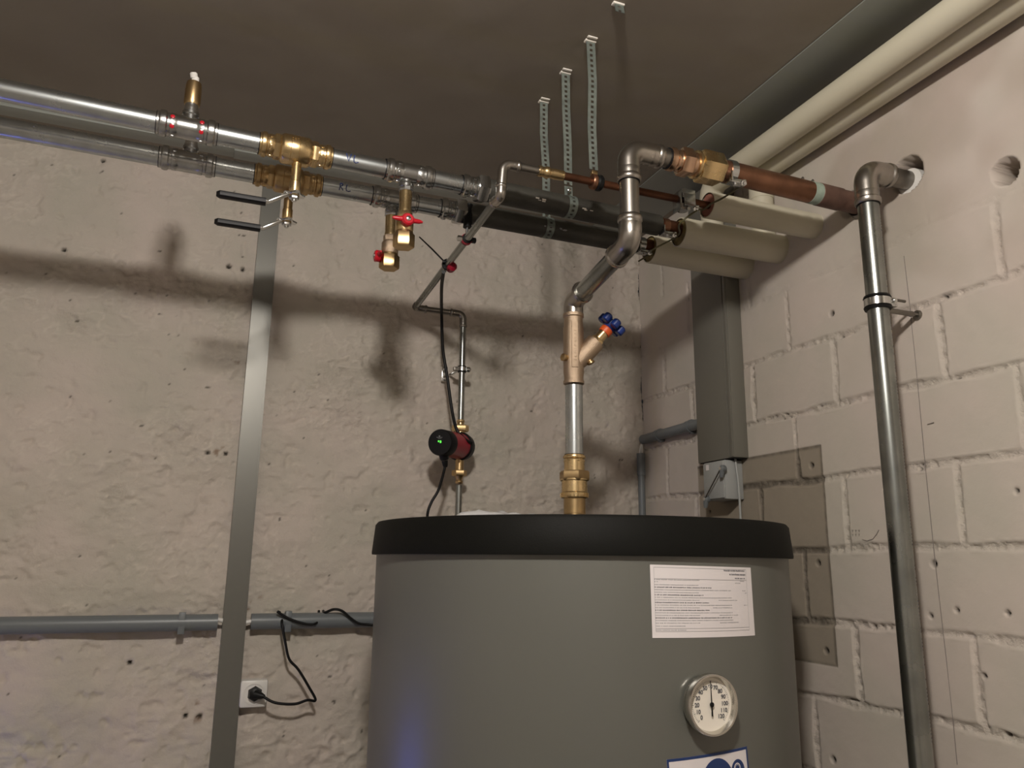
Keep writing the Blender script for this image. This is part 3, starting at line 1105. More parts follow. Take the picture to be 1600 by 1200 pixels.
# the jacket is dished around the dial
MB().rev(g0, gn, [(.003, GR * .7), (.004, GR * .90), (.012, GR * .93), (.014, GR * .98), (.015, GR), (.0225, GR), (.0245, GR * .97), (.0245, GR * .91), (.019, GR * .86), (.016, GR * .84)], 64, caps=False).build('bezel', M_bezel, GT)
MB().rev(g0, gn, [(.0165, 0.0005), (.0165, GR * .86)], 48, caps=False).build('dial_face', M_dial, GT)
gd = g0 + gn * .0167
mb = MB()
for k in range(61):
    a = math.radians(225 - 270 * k / 60)
    dr = gt * math.cos(a) + Z * math.sin(a)
    big = k % 5 == 0
    r1 = GR * .76
    r0 = r1 - (GR * .08 if big else GR * .05)
    sd = gn.cross(dr)
    mb.obox(gd + dr * (r0 + r1) / 2, (r1 - r0, .0005 if big else .0003, .0002), dr, sd, gn)
mb.build('scale_mark', M_ink, GT)


def text_mesh(txt, size):
    cu = bpy.data.curves.new('numeral', 'FONT')
    cu.body = txt
    cu.size = size
    cu.align_x = 'CENTER'
    cu.align_y = 'CENTER'
    cu.offset = size * .035
    ob = bpy.data.objects.new('numeral', cu)
    C.objects.link(ob)
    me = bpy.data.meshes.new_from_object(ob)
    bpy.data.objects.remove(ob)
    return me


mb = MB()
for i in range(13):
    a = math.radians(225 - 270 * i / 12)
    dr = gt * math.cos(a) + Z * math.sin(a)
    me = text_mesh(str(i * 10), .0075)
    c = gd + dr * GR * .56 + gn * .0003
    mb.add([c + gt * v.co.x + Z * v.co.y for v in me.vertices], [tuple(p.vertices) for p in me.polygons])
mb.build('numeral', M_ink, GT)
mb = MB()
na = gd + gn * .002
dr = (Z + gt * -.02).normalized()
sd = gn.cross(dr)
mb.prism([na - dr * GR * .38 - sd * .0013, na - dr * GR * .36 + sd * .0013, na + sd * .0009, na + dr * GR * .76 + sd * .0003, na + dr * GR * .76 - sd * .0003, na - sd * .0009], gn * .0006)
mb.rev(na, gn, [(0, .0032), (.0014, .0032), (.002, .002)], 20)
mb.build('needle', M_black, GT)

# brass neck on the tank top, then the riser
rx, ry = -.5145, -.604
q = lambda z: V((rx, ry, z))
N = thing('tank_union', 'brass union with hex nut screwed into the tank top', 'pipe fitting', q(ZT))
def zz(y):
    return at(897, y, 1, ry).z
MB().rev(q(ZT - .004), Z, [(0, .021), (.006, .0212), (.008, .0225), (.012, .0225), (.014, .0205), (.018, .0205), (.020, .0225), (.024, .0222), (.026, .0205), (zz(779) - ZT + .004, .0205)], 40).build('threaded_neck', M_brassd, N)
mb = MB().rev(q(zz(779)), Z, [(0, .0205), (.001, .0255), (.004, .0262), (.010, .0262), (.012, .0245), (zz(752) - zz(779), .0240), (zz(752) - zz(779) + .001, .0262), (zz(752) - zz(779) + .004, .0262)], 40)
for k in range(26):
    a = 2 * PI * k / 26
    n = V((math.cos(a), math.sin(a), 0))
    if k % 4:
        mb.obox(q(zz(774)) + n * .0262, (.0012, .004, .007), n, Z.cross(n), Z)
mb.build('union_sleeve', M_brass, N)
MB().hexa(q(zz(752)), q(zz(736)), .0288, rot=.35).build('hex_nut', M_brassd, N)
mb = MB().cyl(q(zz(737)), q(zz(722)), .0195, 36)
press_end(mb, q(zz(711)), -Z, .0168, zz(711) - zz(724))
mb.build('press_socket', M_brass, N)

RP = .0168
T2 = thing('water_riser_pipe', 'stainless hot water riser from the tank with offset bends under the ceiling', 'pipe', q(zz(711)))
MB().cyl(q(zz(714)), q(zz(603)), RP, 36).build('pipe_section', M_zinc, T2)
seal(q(zz(711)), Z, RP, T2)
xU, yR = -.526, -.850
pa = V((rx, ry, 2.088))
pb = V((rx - .001, ry, 2.124))
pe_top = V((xU, yR, 2.122))
el = .0270
# lower 45 degree elbow, slanted piece, upper 45 degree elbow
lowc = V((rx, ry, 2.121))
upc = V((xU, yR, 2.150))
sl = (upc - lowc).normalized()
path = rounded([V((rx, ry, 2.092)), lowc, lowc + sl * .050], .045, 10)
MB().sweep(path, RP * 1.16, 32).rev(lowc + sl * .050, -sl, [(0, RP * 1.0), (0, RP * 1.18), (.003, RP * 1.30), (.008, RP * 1.30), (.011, RP * 1.15), (.014, RP * 1.1)], 32).build('elbow', M_inox, T2)
MB().cyl(lowc + sl * .045, upc - sl * .045, RP, 36).build('slanted_section', M_inoxp, T2)
path = rounded([upc - sl * .058, upc, V((xU, yR, 2.192))], .045, 10)
MB().sweep(path, RP * 1.17, 32).rev(upc - sl * .058, sl, [(0, RP * 1.0), (0, RP * 1.18), (.003, RP * 1.30), (.009, RP * 1.30), (.012, RP * 1.15), (.016, RP * 1.1)], 32) \
    .rev(V((xU, yR, 2.197)), -Z, [(0, RP * 1.0), (0, RP * 1.15), (.003, RP * 1.27), (.009, RP * 1.27), (.012, RP * 1.13), (.015, RP * 1.18), (.026, RP * 1.2), (.034, RP * 1.14)], 32).build('elbow', M_inox, T2)
MB().cyl((xU, yR, 2.193), (xU, yR, 2.272), RP, 36).build('pipe_section', M_inoxd, T2)
zt = ZP + .003
path = rounded([V((xU, yR, 2.272)), V((xU, yR, zt)), V((xU + .062, yR, zt))], .034, 12)
MB().sweep(path, RP * 1.16, 32).rev(V((xU, yR, 2.262)), Z, [(0, RP * 1.0), (0, RP * 1.15), (.003, RP * 1.28), (.009, RP * 1.28), (.012, RP * 1.14), (.022, RP * 1.2), (.026, RP * 1.1)], 32) \
    .rev(V((xU + .066, yR, zt)), -X, [(0, RP * 1.0), (0, RP * 1.15), (.003, RP * 1.27), (.009, RP * 1.27), (.012, RP * 1.13), (.020, RP * 1.2), (.025, RP * 1.14)], 32).build('elbow', M_inox, T2)
seal(V((xU, yR, 2.262)), -Z, RP, T2)
seal(V((xU, yR, 2.197)), Z, RP, T2)
MB().cyl((xU + .060, yR, zt), (xU + .090, yR, zt), RP, 32).build('pipe_section', M_inoxd, T2)
seal(V((xU + .080, yR, zt)), -X, RP * 1.03, T2)

# slanted-seat valve
VV = thing('slanted_seat_valve', 'cast bronze slanted-seat valve with blue handwheel in the riser', 'valve', q(zz(585)))
z0, z1 = zz(601), zz(490)
mb = MB().rev(q(z0), Z, [(0, .0175), (.001, .0200), (.006, .0205), (.009, .0188), (.016, .0188), (.022, .0200), (z1 - z0 - .030, .0200), (z1 - z0 - .026, .0188), (z1 - z0 - .010, .0185), (z1 - z0 - .008, .0205), (z1 - z0 - .002, .0205), (z1 - z0, .0178)], 40)
# branch axis in the picture goes up to the right
b0 = q(zz(572))
b1 = V((-.418, -.640, 2.106))
bd = (b1 - b0).normalized()
mb.rev(b0, bd, [(0, .0165), (.02, .0185), (.062, .0190), (.066, .0180), (.068, .012)], 36)
fn = V((-.30, -.95, 0)).normalized()
mb.obox(q((z0 + z1) / 2 + .004) + fn * .0185 + fn.cross(Z) * .0, (.0135, .006, z1 - z0 - .052), Z.cross(fn), fn, Z, bev=.0015)
mb.build('valve_body', M_bronze, VV)
mb = MB()
rng2 = random.Random(5)
for k in range(11):
    zz_ = z0 + .045 + k * .0075
    if k < 9:
        mb.obox(q(zz_) + fn * .0218, (.0045, .0008, .0045 if k % 3 else .0028), Z.cross(fn), fn, Z, bev=.0003)
mb.build('cast_lettering', M_bronze, VV)
for p_, n_ in ((q(zz(562)) + V((-.018, -.006, 0)), V((-.95, -.3, 0))), (b0 + bd * .042 + V((.0, -.004, -.018)), V((.45, -.2, -.9)))):
    MB().rev(p_, n_, [(0, .006), (.005, .006), (.0065, .0075), (.010, .0075), (.011, .006)], 16).build('drain_plug', M_brassd, VV)
mb = MB().rev(b0 + bd * .066, bd, [(0, .0125), (.003, .0125), (.004, .0105), (.026, .0105)], 24).hexa(b0 + bd * .067, b0 + bd * .073, .0142)
mb.build('bonnet', M_brass, VV)
MB().rev(b0 + bd * .090, bd, [(0, .0125), (.010, .0132), (.013, .011)], 24).build('orange_collar', M_orange, VV)
hw = b0 + bd * .114
u_, w_, d_ = frame(bd)
mb = MB().rev(b0 + bd * .101, bd, [(0, .010), (.004, .013), (.010, .015), (.018, .015), (.020, .011)], 28)
for k in range(6):
    a = 2 * PI * k / 6 + .3
    n_ = u_ * math.cos(a) + w_ * math.sin(a)
    mb.rev(hw + n_ * .0212 - bd * .008, bd, [(0, .0065), (.002, .0088), (.014, .0088), (.0165, .0062)], 16)
    mb.obox(hw + n_ * .012, (.016, .010, .012), n_, bd.cross(n_), bd, bev=.002)
mb.build('handwheel', M_blue, VV)

# brass unions between riser elbow and copper pipe
cu_y = -.850
un = thing('brass_union', 'brass compression union joining the stainless elbow to the thick copper pipe', 'pipe fitting', (-.40, cu_y, zt))
xx = lambda px: at(px, 250 + (px - 1043) * .19, 1, cu_y).x
mb = MB().rev((xx(1043), cu_y, zt), X, [(0, .0178), (.001, .0202), (.006, .0215), (.011, .0215), (.014, .0190), (.020, .0188), (.022, .0200), (xx(1062) - xx(1043), .0195)], 36)
mb.hexa((xx(1061), cu_y, zt), (xx(1078), cu_y, zt), .0262, rot=.1)
mb.cyl((xx(1077), cu_y, zt), (xx(1086), cu_y, zt), .0215, 32)
seal(V((xx(1043), cu_y, zt)), X, RP * 1.03, un)
mb.build('press_adapter', M_rose, un)
mb = MB().rev((xx(1084), cu_y, zt), X, [(0, .022), (.001, .0255), (.005, .0262), (.008, .024), (.014, .0235)], 36)
mb.hexa((xx(1091), cu_y, zt), (xx(1124), cu_y, zt - .0005), .0305, rot=.15)
mb.hexa((xx(1088), cu_y, zt), (xx(1097), cu_y, zt), .0275, rot=.45)
mb.build('compression_nut', M_brass, un)

# thick copper pipe into the wall
cu0, cu1 = V((xx(1120), cu_y, zt)), V((.03, cu_y, ZP - .004))
K = thing('copper_pipe', 'thick copper pipe with a pale green band running into the block wall', 'pipe', cu0)
f_ = lambda px: cu0.lerp(cu1, (px - 1120) / (1350 - 1120))
MB().cyl(cu0, f_(1268), .0208, 36).build('pipe_section', M_copper, K)
MB().cyl(f_(1252), f_(1266), .0213, 36, bev=.0004).build('patina_band', M_patina, K)['label'] = 'pale green patina band'
MB().cyl(f_(1264), f_(1298), .0220, 36, bev=.0008).build('solder_sleeve', M_mauve, K)
MB().cyl(f_(1296), cu1, .0206, 36).build('wall_end', M_mauve, K)
mb = MB()
for px_, s_ in ((1241, 1), (1256, 1)):
    mb.rev(f_(px_) + V((0, -.004, .020)), V((0, -.2, 1)), [(0, .0032), (.004, .0028), (.006, .0010)], 10)
mb.build('stud', M_inoxd, K)
tag(MB().rev(V((-.001, cu1.y, cu1.z + .001)), X, [(-.006, .0212), (-.010, .0245), (-.002, .0285), (.004, .027)], 36, caps=False).build('wall_sleeve', M_inoxd, origin=(0, cu1.y, cu1.z)), 'dark ring where the thick copper pipe meets the wall', 'sleeve')

# thin copper circulation pipe with brass adapter
tc_y = -.7225
tc_z = ZP + .001
RT_ = .0074
xt = lambda px: at(px, 274 + (px - 882) * .2, 1, tc_y).x
K2 = thing('copper_pipe', 'thin dark copper pipe from the brass adapter to the front insulated stub', 'pipe', (xt(880), tc_y, tc_z))
MB().cyl((xt(878), tc_y, tc_z), (-.24, tc_y, tc_z), RT_, 28).build('pipe_section', M_copperd, K2)
mb = MB().rev((xt(841), tc_y, tc_z), X, [(0, RT_), (0, .0098), (.004, .0105), (.007, .0095), (.012, .0095), (.014, .011), (.020, .011), (.022, .0092), (.030, .0092), (.033, .0100), (xt(880) - xt(841), .0092), (xt(880) - xt(841), RT_)], 28)
tag(mb.build('brass_adapter', M_brass, origin=(xt(860), tc_y, tc_z)), 'small brass adapter between the thin copper pipe and the stainless elbow', 'pipe fitting')

# stainless circulation pipe: elbow, slanted run to the wall, then down
RC = .0076
K3 = thing('circulation_pipe', 'thin stainless pipe zigzagging from the ceiling pipes down the plaster wall', 'pipe', (-.70, -.4, 2.28))
c0 = V((xt(843), tc_y, tc_z))
c1 = V((-.7115, tc_y, tc_z))
c2 = V((-.714, tc_y + .003, 2.262))
yw = -.078
c4 = at(648, 481, 1, yw)
c5 = at(719, 490, 1, yw)
c5.z = c4.z
xw = -.574
c5.x = xw
s2 = (c4 - c2).normalized()
MB().cyl(c0, c1 + X * .028, RC, 24).build('pipe_section', M_inoxd, K3)
def bead(mb, p, d, R=RC):
    mb.rev(p, d, [(0, R), (0, R * 1.2), (.002, R * 1.4), (.005, R * 1.4), (.007, R * 1.2), (.012, R * 1.25), (.015, R * 1.15)], 24)
mb = MB().sweep(rounded([c1 + X * .030, c1, c2 + V((0, 0, .008))], .022, 10), RC * 1.2, 24)
bead(mb, c1 + X * .032, -X)
bead(mb, c2 + V((0, 0, .012)), Z)
mb.build('elbow', M_inox, K3)
seal(c1 + X * .032, -X, RC * 1.02, K3)
mb = MB().sweep(rounded([c2 + V((0, 0, .014)), c2 + V((0, 0, -.004)), c2 + s2 * .035], .018, 8), RC * 1.22, 24)
bead(mb, c2 + s2 * .038, -s2)
mb.build('elbow', M_inox, K3)
MB().cyl(c2 + s2 * .03, c4 - s2 * .02, RC, 24).build('slanted_section', M_inoxp, K3)
mb = MB().sweep(rounded([c4 - s2 * .024, c4, c4 + (c5 - c4).normalized() * .026], .014, 8), RC * 1.2, 24)
bead(mb, c4 + (c5 - c4).normalized() * .032, (c4 - c5).normalized())
mb.build('elbow', M_inoxd, K3)
MB().cyl(c4 + (c5 - c4).normalized() * .02, c5 - X * .022, RC, 24).build('pipe_section', M_inoxd, K3)
zpt = at(720, 656, 1, yw).z
zpb = at(718, 762, 1, yw).z
mb = MB().sweep(rounded([c5 - X * .032, c5, c5 - Z * .030], .020, 10), RC * 1.2, 24)
bead(mb, c5 - X * .036, X)
bead(mb, c5 - Z * .036, Z)
mb.build('elbow', M_inoxd, K3)
MB().cyl(c5 - Z * .03, V((xw, yw, zpt)), RC, 24).build('pipe_section', M_inoxp, K3)
MB().cyl(V((xw, yw, zpb + .006)), V((xw, yw, 1.2)), RC, 24).build('pipe_section', M_inoxp, K3)

# circulation pump
zc_ = at(724, 698, 1, yw).z
PM = thing('circulation_pump', 'small black and red circulation pump with green display, on the thin stainless pipe', 'pump', (xw, yw, zc_))
ph = at(687, 691, 1, -.172)
pc = V((xw + .002, yw, zc_))
pd = (ph - pc).normalized()
Lp = (ph - pc).length
q2 = lambda z: V((xw, yw, z))
mb = MB().rev(q2(zpt), -Z, [(0, .0085), (.002, .0105), (.006, .0105), (.008, .009), (.016, .010)], 24)
mb.hexa(q2(zpt - .014), q2(zpt - .030), .0215, rot=.2)
mb.cyl(q2(zpt - .028), q2(zpt - .048), .0125, 24)
mb.build('upper_union', M_brass, PM)
zn = at(718, 735, 1, yw).z
mb = MB().cyl(q2(zc_ - .025), q2(zn), .0105, 24).hexa(q2(zn), q2(zn - .014), .0190, rot=.2)
mb.rev(q2(zn - .013), -Z, [(0, .0125), (.006, .0085), (.012, .0075), (.014, .0095), (.018, .0095), (.020, .008)], 24)
mb.build('lower_union', M_brassd, PM)
MB().rev(pc - pd * .018, pd, [(0, .020), (.004, .033), (.022, .036), (.028, .036), (.034, .030)], 40).build('pump_housing', M_blackg, PM)
MB().rev(pc + pd * .012, pd, [(0, .030), (.003, .0325), (.030, .0315), (Lp * .74, .0305)], 40).build('motor_shell', M_redd, PM)
mb = MB().rev(pc + pd * (Lp * .70), pd, [(0, .029), (.003, .0315), (Lp * .27, .0315), (Lp * .30, .0295), (Lp * .305, .001)], 40)
mb.rev(pc + pd * (Lp * .80) - Z * .027, V((.25, .1, -1)), [(0, .012), (.010, .011), (.014, .0085)], 20)
hd = mb.build('control_head', M_blackg, PM)
u3 = (X - pd * X.dot(pd)).normalized()
w3 = pd.cross(u3)
if w3.z < 0:
    w3 = -w3
fc = pc + pd * (Lp * 1.006)
mb = MB()
for row in ('110111', '010010', '110111', '100010', '111110'):
    pass
for a_, b_, s1_, s2_ in ((-.0025, .0035, .0028, .0012), (-.0025, .001, .0028, .0012), (-.0035, .002, .0012, .002), (.0025, .0035, .0028, .0012), (.0035, .001, .0012, .004), (.0015, .001, .0012, .004), (.0025, -.001, .0028, .0012)):
    mb.obox(fc + u3 * a_ + w3 * b_, (s1_, s2_, .0006), u3, w3, pd)
mb.build('display_digit', M_green, PM)['label'] = 'glowing green display digits'
mb = MB()
mb.obox(fc + u3 * -.001 + w3 * .0115, (.015, .0009, .0004), u3, w3, pd)
mb.obox(fc + u3 * .000 + w3 * .0085, (.009, .0006, .0004), u3, w3, pd)
mb.obox(fc + u3 * -.001 + w3 * .0150, (.004, .0012, .0004), u3, w3, pd)
mb.obox(fc + u3 * -.001 + w3 * .0138, (.0015, .003, .0004), u3, w3, pd)
mb.build('printed_mark', M_inkg, PM)
cn = pc + pd * (Lp * .80) - Z * .030
cn2 = cn + V((.25, .1, -1)).normalized() * .012
MB().rev(cn2, V((.22, .1, -1)), [(0, .008), (.012, .0062), (.016, .004)], 16).build('cable_gland', M_black, PM)
# cables of the pump
cc = [cn2 + V((.002, .001, -.012))] + [at(x, y, 1, yy) for x, y, yy in ((694, 735, -.15), (690, 750, -.145), (684, 768, -.14), (674, 785, -.14), (668, 803, -.14), (668, 830, -.13))]
tag(MB().sweep(spline(cc, 6), .0034, 10).build('power_cable', M_black, origin=cc[3]), 'black cable hanging from the pump down behind the tank', 'cable')
cc = [at(x, y, 1, yy) for x, y, yy in ((737, 692, -.115), (730, 689, -.12), (722, 682, -.12), (713, 670, -.115), (706, 640, -.10), (699, 590, -.09), (692, 545, -.09), (690, 490, -.13), (690, 450, -.28), (693, 425, -.38))]
tag(MB().sweep(spline(cc, 8), .0040, 12).build('sensor_cable', M_black, origin=cc[5]), 'thick black cable rising from the pump to the red wrap on the slanted pipe', 'cable')
# positions on the slanted pipe
def on_slant(px):
    best, bp_ = 1e9, None
    for k in range(400):
        p_ = c2.lerp(c4, k / 400)
        v_ = p_ - CAM
        x_ = 800 + F_PX * v_.dot(RT) / v_.dot(FW)
        if abs(x_ - px) < best:
            best, bp_ = abs(x_ - px), p_
    return bp_
rw = on_slant(700)
sdn = (V((.6, -.5, -.6)) - s2 * s2.dot(V((.6, -.5, -.6)))).normalized()
mb = MB().sweep([rw - s2 * .014 + sdn * .010, rw - s2 * .009 + sdn * .011, rw + s2 * .006 + sdn * .010, rw + s2 * .013 + sdn * .009], [.006, .0105, .0105, .006], 14)
tag(mb.build('cable_wrap', M_redd, origin=rw), 'dark red wrap holding the cable against the slanted pipe', 'cable wrap')
ty = on_slant(697) - s2 * .012
CT = thing('cable_tie', 'black cable tie with a long tail around the slanted pipe', 'cable tie', ty)
MB().rev(ty - s2 * .0025, s2, [(0, .0102), (0, .0128), (.005, .0128), (.005, .0102)], 20).build('loop', M_black, CT)
MB().obox(ty + V((-.010, -.009, .002)), (.008, .006, .006), bev=.001).build('tie_head', M_black, CT)
te = at(655, 370, 1, ty.y - .02)
MB().sweep([ty + V((-.010, -.009, .002)), (ty + V((-.010, -.009, .002))).lerp(te, .5) + V((0, 0, .001)), te], [.0018, .0018, .0014], 6).build('tail', M_black, CT)

# clamp on the slanted pipe, hung from the dark pipes
cl = on_slant(729)
HG = thing('pipe_hanger', 'small pipe clamp on a rubber sleeved rod hanging from the dark pipes', 'pipe clamp', cl)
MB().rev(cl - s2 * .007, s2, [(0, RC), (0, .0105), (.014, .0105), (.014, RC)], 24).build('rubber_lining', M_black, HG)
MB().rev(cl - s2 * .0035, s2, [(0, .0100), (0, .0118), (.007, .0118), (.007, .0100)], 24).build('clamp_band', M_redd, HG)
sd = s2.cross(Z).normalized()
for s in (-1, 1):
    MB().rev(cl + sd * s * .013 - sd * s * .003, sd * s, [(0, .006), (.009, .006), (.010, .004)], 10, sides=6).build('clamp_screw', M_chrome if s < 0 else M_black, HG)
hb0 = cl + Z * .012
ht = V((cl.x + .004, cl.y, ZP + .012))
MB().cyl(hb0, hb0.lerp(ht, .35), .003, 12).build('threaded_rod', M_chrome, HG)
MB().sweep([hb0.lerp(ht, .22), hb0.lerp(ht, .6), ht], .0088, 16).build('rubber_sleeve', M_black, HG)

# wall clamp of the vertical circulation pipe
wc = V((xw, yw, at(720, 577, 1, yw).z))
WC = thing('pipe_clamp', 'shiny pipe clamp holding the thin vertical pipe to the plaster wall', 'pipe clamp', wc)
MB().rev(wc - Z * .008, Z, [(0, RC), (0, .0105), (.016, .0105), (.016, RC)], 24).build('rubber_lining', M_black, WC)
MB().rev(wc - Z * .005, Z, [(0, .0100), (0, .0122), (.010, .0122), (.010, .0100)], 24).build('clamp_band', M_chrome, WC)
MB().rev(wc + V((.010, -.003, 0)), X, [(0, .007), (.008, .0078), (.012, .005)], 16).build('clamp_screw', M_chrome, WC)
MB().obox(wc + V((-.016, .002, 0)), (.012, .010, .010), bev=.001).build('clamp_lug', M_inoxd, WC)
MB().cyl(wc + V((-.004, .01, 0)), wc + V((-.010, .07, 0)), .0035, 12).build('threaded_rod', M_chrome, WC)
MB().obox(V((xw - .026, -.010, wc.z)), (.016, .008, .040), bev=.002).rev(V((xw - .026, -.012, wc.z + .013)), -Y, [(0, .006), (.004, .006), (.006, .003)], 12).rev(V((xw - .026, -.012, wc.z - .013)), -Y, [(0, .006), (.004, .006), (.006, .003)], 12).build('wall_plate', M_chrome, WC)

# ---- right-hand stainless riser in front of the block wall
rvx, rvy = -.095, -.956
RV = thing('wall_riser_pipe', 'long vertical stainless pipe in front of the block wall, right of the tank', 'pipe', (rvx, rvy, 1.0))
RR = .0182
MB().cyl((rvx, rvy, 2.262), (rvx, rvy, .05), RR, 36).build('pipe_section', M_inoxp, RV)
mb = MB().sweep(rounded([V((rvx, rvy, 2.262)), V((rvx, rvy, ZP)), V((rvx + .058, rvy, ZP))], .036, 12), RR * 1.15, 32)
mb.rev(V((rvx, rvy, 2.252)), Z, [(0, RR), (0, RR * 1.14), (.003, RR * 1.26), (.009, RR * 1.26), (.012, RR * 1.13), (.022, RR * 1.19), (.026, RR * 1.1)], 32)
mb.rev(V((rvx + .060, rvy, ZP)), -X, [(0, RR), (0, RR * 1.14), (.003, RR * 1.26), (.009, RR * 1.26), (.012, RR * 1.13), (.020, RR * 1.19), (.025, RR * 1.1)], 32)
mb.build('elbow', M_inox, RV)
seal(V((rvx, rvy, 2.252)), -Z, RR, RV)
MB().cyl((rvx + .05, rvy, ZP), (.06, rvy, ZP), RR * .99, 32).build('wall_section', M_inoxd, RV)
mb = MB()
rng = random.Random(2)
zz0 = 2.235
while zz0 > 1.35:      # stamped marking running down the pipe
    if rng.random() < .8:
        ang = -.62
        n = V((math.sin(-ang) * .0 + .55, -.84, 0)).normalized()
        mb.obox(V((rvx, rvy, zz0)) + n * (RR - .0001), (.0032 * rng.uniform(.6, 1), .0006, .0026), Z.cross(n), n, Z)
    zz0 -= .0055 if rng.random() < .85 else .014
mb.build('stamped_marking', M_ink, RV)
tag(MB().rev(V((.007, rvy - .006, ZP - .006)), X, [(0, .0235), (.0, .0258), (.06, .0262), (.06, .0235)], 32).build('wall_sleeve', M_white, origin=(0, rvy, ZP)), 'white plastic sleeve around the stainless pipe in the wall hole', 'sleeve')

# its clamp
ccz = at(1373, 474, 1, rvy).z
CC = thing('pipe_clamp', 'rubber-lined clamp with threaded rod fixing the tall stainless pipe to the block wall', 'pipe clamp', (rvx, rvy, ccz))
p = V((rvx, rvy, ccz))
MB().rev(p - Z * .0125, Z, [(0, RR), (0, RR + .0035), (.004, RR + .005), (.0055, RR + .0025), (.0195, RR + .0025), (.021, RR + .005), (.025, RR + .0035), (.025, RR)], 36).build('rubber_lining', M_black, CC)
MB().rev(p - Z * .0065, Z, [(0, RR + .001), (0, RR + .0042), (.013, RR + .0042), (.013, RR + .001)], 36).build('clamp_band', M_chrome, CC)
MB().obox(p + V((RR + .010, -.004, .002)), (.016, .012, .014), bev=.001).rev(p + V((RR + .010, -.009, .005)), -Y, [(0, .005), (.004, .005), (.006, .003)], 12).build('clamp_lug', M_chrome, CC)
MB().cyl(p + V((RR + .012, -.004, .010)), p + V((RR + .043, -.004, .010)), .0026, 12).build('clamp_screw', M_inoxd, CC)
MB().cyl(p + V((RR + .004, 0, -.010)), p + V((.070, 0, -.010)), .0048, 14).build('threaded_rod', M_inoxd, CC)
mb = MB().rev(p + V((.066, 0, -.010)), X, [(0, .0045), (.012, .0055), (.02, .0035), (.03, .003)], 12)
mb.rev(V((-.006, rvy, ccz - .010)), X, [(0, .0075), (.002, .009), (.006, .009)], 20)
mb.build('wall_anchor', M_inoxd, CC)

# ---- perforated straps
def perforated(path, width, parent, ux=X, step=.0095):
    """ladder strip along a path: rails and rungs with real gaps; two sides, .8 mm thick"""
    path = [V(p) for p in path]
    L_ = [0]
    for a, b in zip(path, path[1:]):
        L_.append(L_[-1] + (b - a).length)
    def pos(t):
        t = min(max(t, 0), L_[-1])
        for i in range(len(path) - 1):
            if t <= L_[i + 1]:
                k = (t - L_[i]) / max(1e-9, L_[i + 1] - L_[i])
                dd = (path[i + 1] - path[i]).normalized()
                return path[i].lerp(path[i + 1], k), dd
        return path[-1], (path[-1] - path[-2]).normalized()
    ts = [0]
    t = 0
    hole = []
    while t < L_[-1] - step:
        ts += [t + step * .5, t + step]
        hole += [False, True]
        t += step
    us = [-width / 2, -width * .16, width * .16, width / 2]
    vs, fs = [], []
    th = .0009
    for t in ts:
        p_, dd = pos(t)
        nn_ = ux.cross(dd).normalized()
        for s in (0, 1):
            for u in us:
                vs.append(p_ + ux * u + nn_ * th * s)
    W = 8
    n_ = len(ts)
    for i in range(n_ - 1):
        for k in range(3):
            if hole[i] and k == 1:
                a, b = i * W + 1, i * W + 2
                c_, d_2 = (i + 1) * W + 1, (i + 1) * W + 2
                fs += [(a, a + 4, c_ + 4, c_), (b, b + 4, d_2 + 4, d_2), (a, b, b + 4, a + 4), (c_, d_2, d_2 + 4, c_ + 4)]
                continue
            fs.append((i * W + k, i * W + k + 1, (i + 1) * W + k + 1, (i + 1) * W + k))
            fs.append((i * W + k + 4, i * W + k + 5, (i + 1) * W + k + 5, (i + 1) * W + k + 4))
        fs.append((i * W, (i + 1) * W, (i + 1) * W + 4, i * W + 4))
        fs.append((i * W + 3, (i + 1) * W + 3, (i + 1) * W + 7, i * W + 7))
    return MB().add(vs, fs).build('perforated_band', M_strap, parent)


sxx = -.528
straps = [((850, 157), yL(sxx), .0232, 'rear perforated metal strap, shortest in view, holding the rear dark pipe', 1),
          ((884, 112), yU(sxx), .0232, 'middle perforated metal strap, holding the front dark pipe', 1),
          ((923, 62), tc_y, .0, 'front perforated metal strap, longest in view, holding the thin copper pipe', 0)]
for (px_, py_), yy, r, lab_, wrap in straps:
    tp = at(px_, py_, 2, ZC)
    T_ = thing('pipe_strap', lab_, 'strap', (tp.x, tp.y, ZC), 'perforated ceiling straps')
    top_ = V((tp.x, tp.y, ZC - .003))
    bend = .002 * random.uniform(-1, 1)
    if wrap:
        end = V((sxx, yy - .004, ZP + r + .020))
        pth = [top_, top_.lerp(end, .3) + V((bend, 0, 0)), top_.lerp(end, .65) + V((-bend, 0, 0)), end]
        perforated(pth, .0180, T_)
        ring = []
        for k in range(33):
            a = PI * .5 + 2 * PI * k / 32
            ring.append(V((sxx + .004 * math.sin(a * .5), yy + r * math.cos(a), ZP + r * math.sin(a))))
        perforated([end] + ring, .0180, T_)
        MB().rev(V((sxx, yy - .006, ZP + r + .010)), -Y, [(0, .0045), (.004, .0045), (.005, .003)], 12, sides=6).cyl(V((sxx, yy + .006, ZP + r + .010)), V((sxx, yy - .014, ZP + r + .010)), .002, 10).build('strap_bolt', M_chrome, T_)
    else:
        end = V((sxx, yy - .002, ZP + .016))
        pth = [top_, top_.lerp(end, .3) + V((bend, 0, 0)), top_.lerp(end, .65) + V((-bend, 0, 0)), end]
        perforated(pth, .0180, T_)
    MB().obox(top_ + V((0, .003, .0004)), (.022, .010, .004), bev=.001).obox(top_ + V((-.001, -.009, .001)), (.020, .006, .003), X, Y, Z, bev=.001).build('anchor_plate', M_whiteo, T_)['label'] = 'whitish plaster-smeared fixing plate'
tp = at(967, 4, 2, ZC)
T_ = thing('pipe_strap', 'empty strap stub on the ceiling at the top edge of the photo', 'strap', tp, 'perforated ceiling straps')
perforated([tp - Z * .003, tp + V((0, -.004, -.022))], .0180, T_)
MB().obox(tp + V((0, .003, -.002)), (.022, .010, .004), bev=.001).build('anchor_plate', M_whiteo, T_)

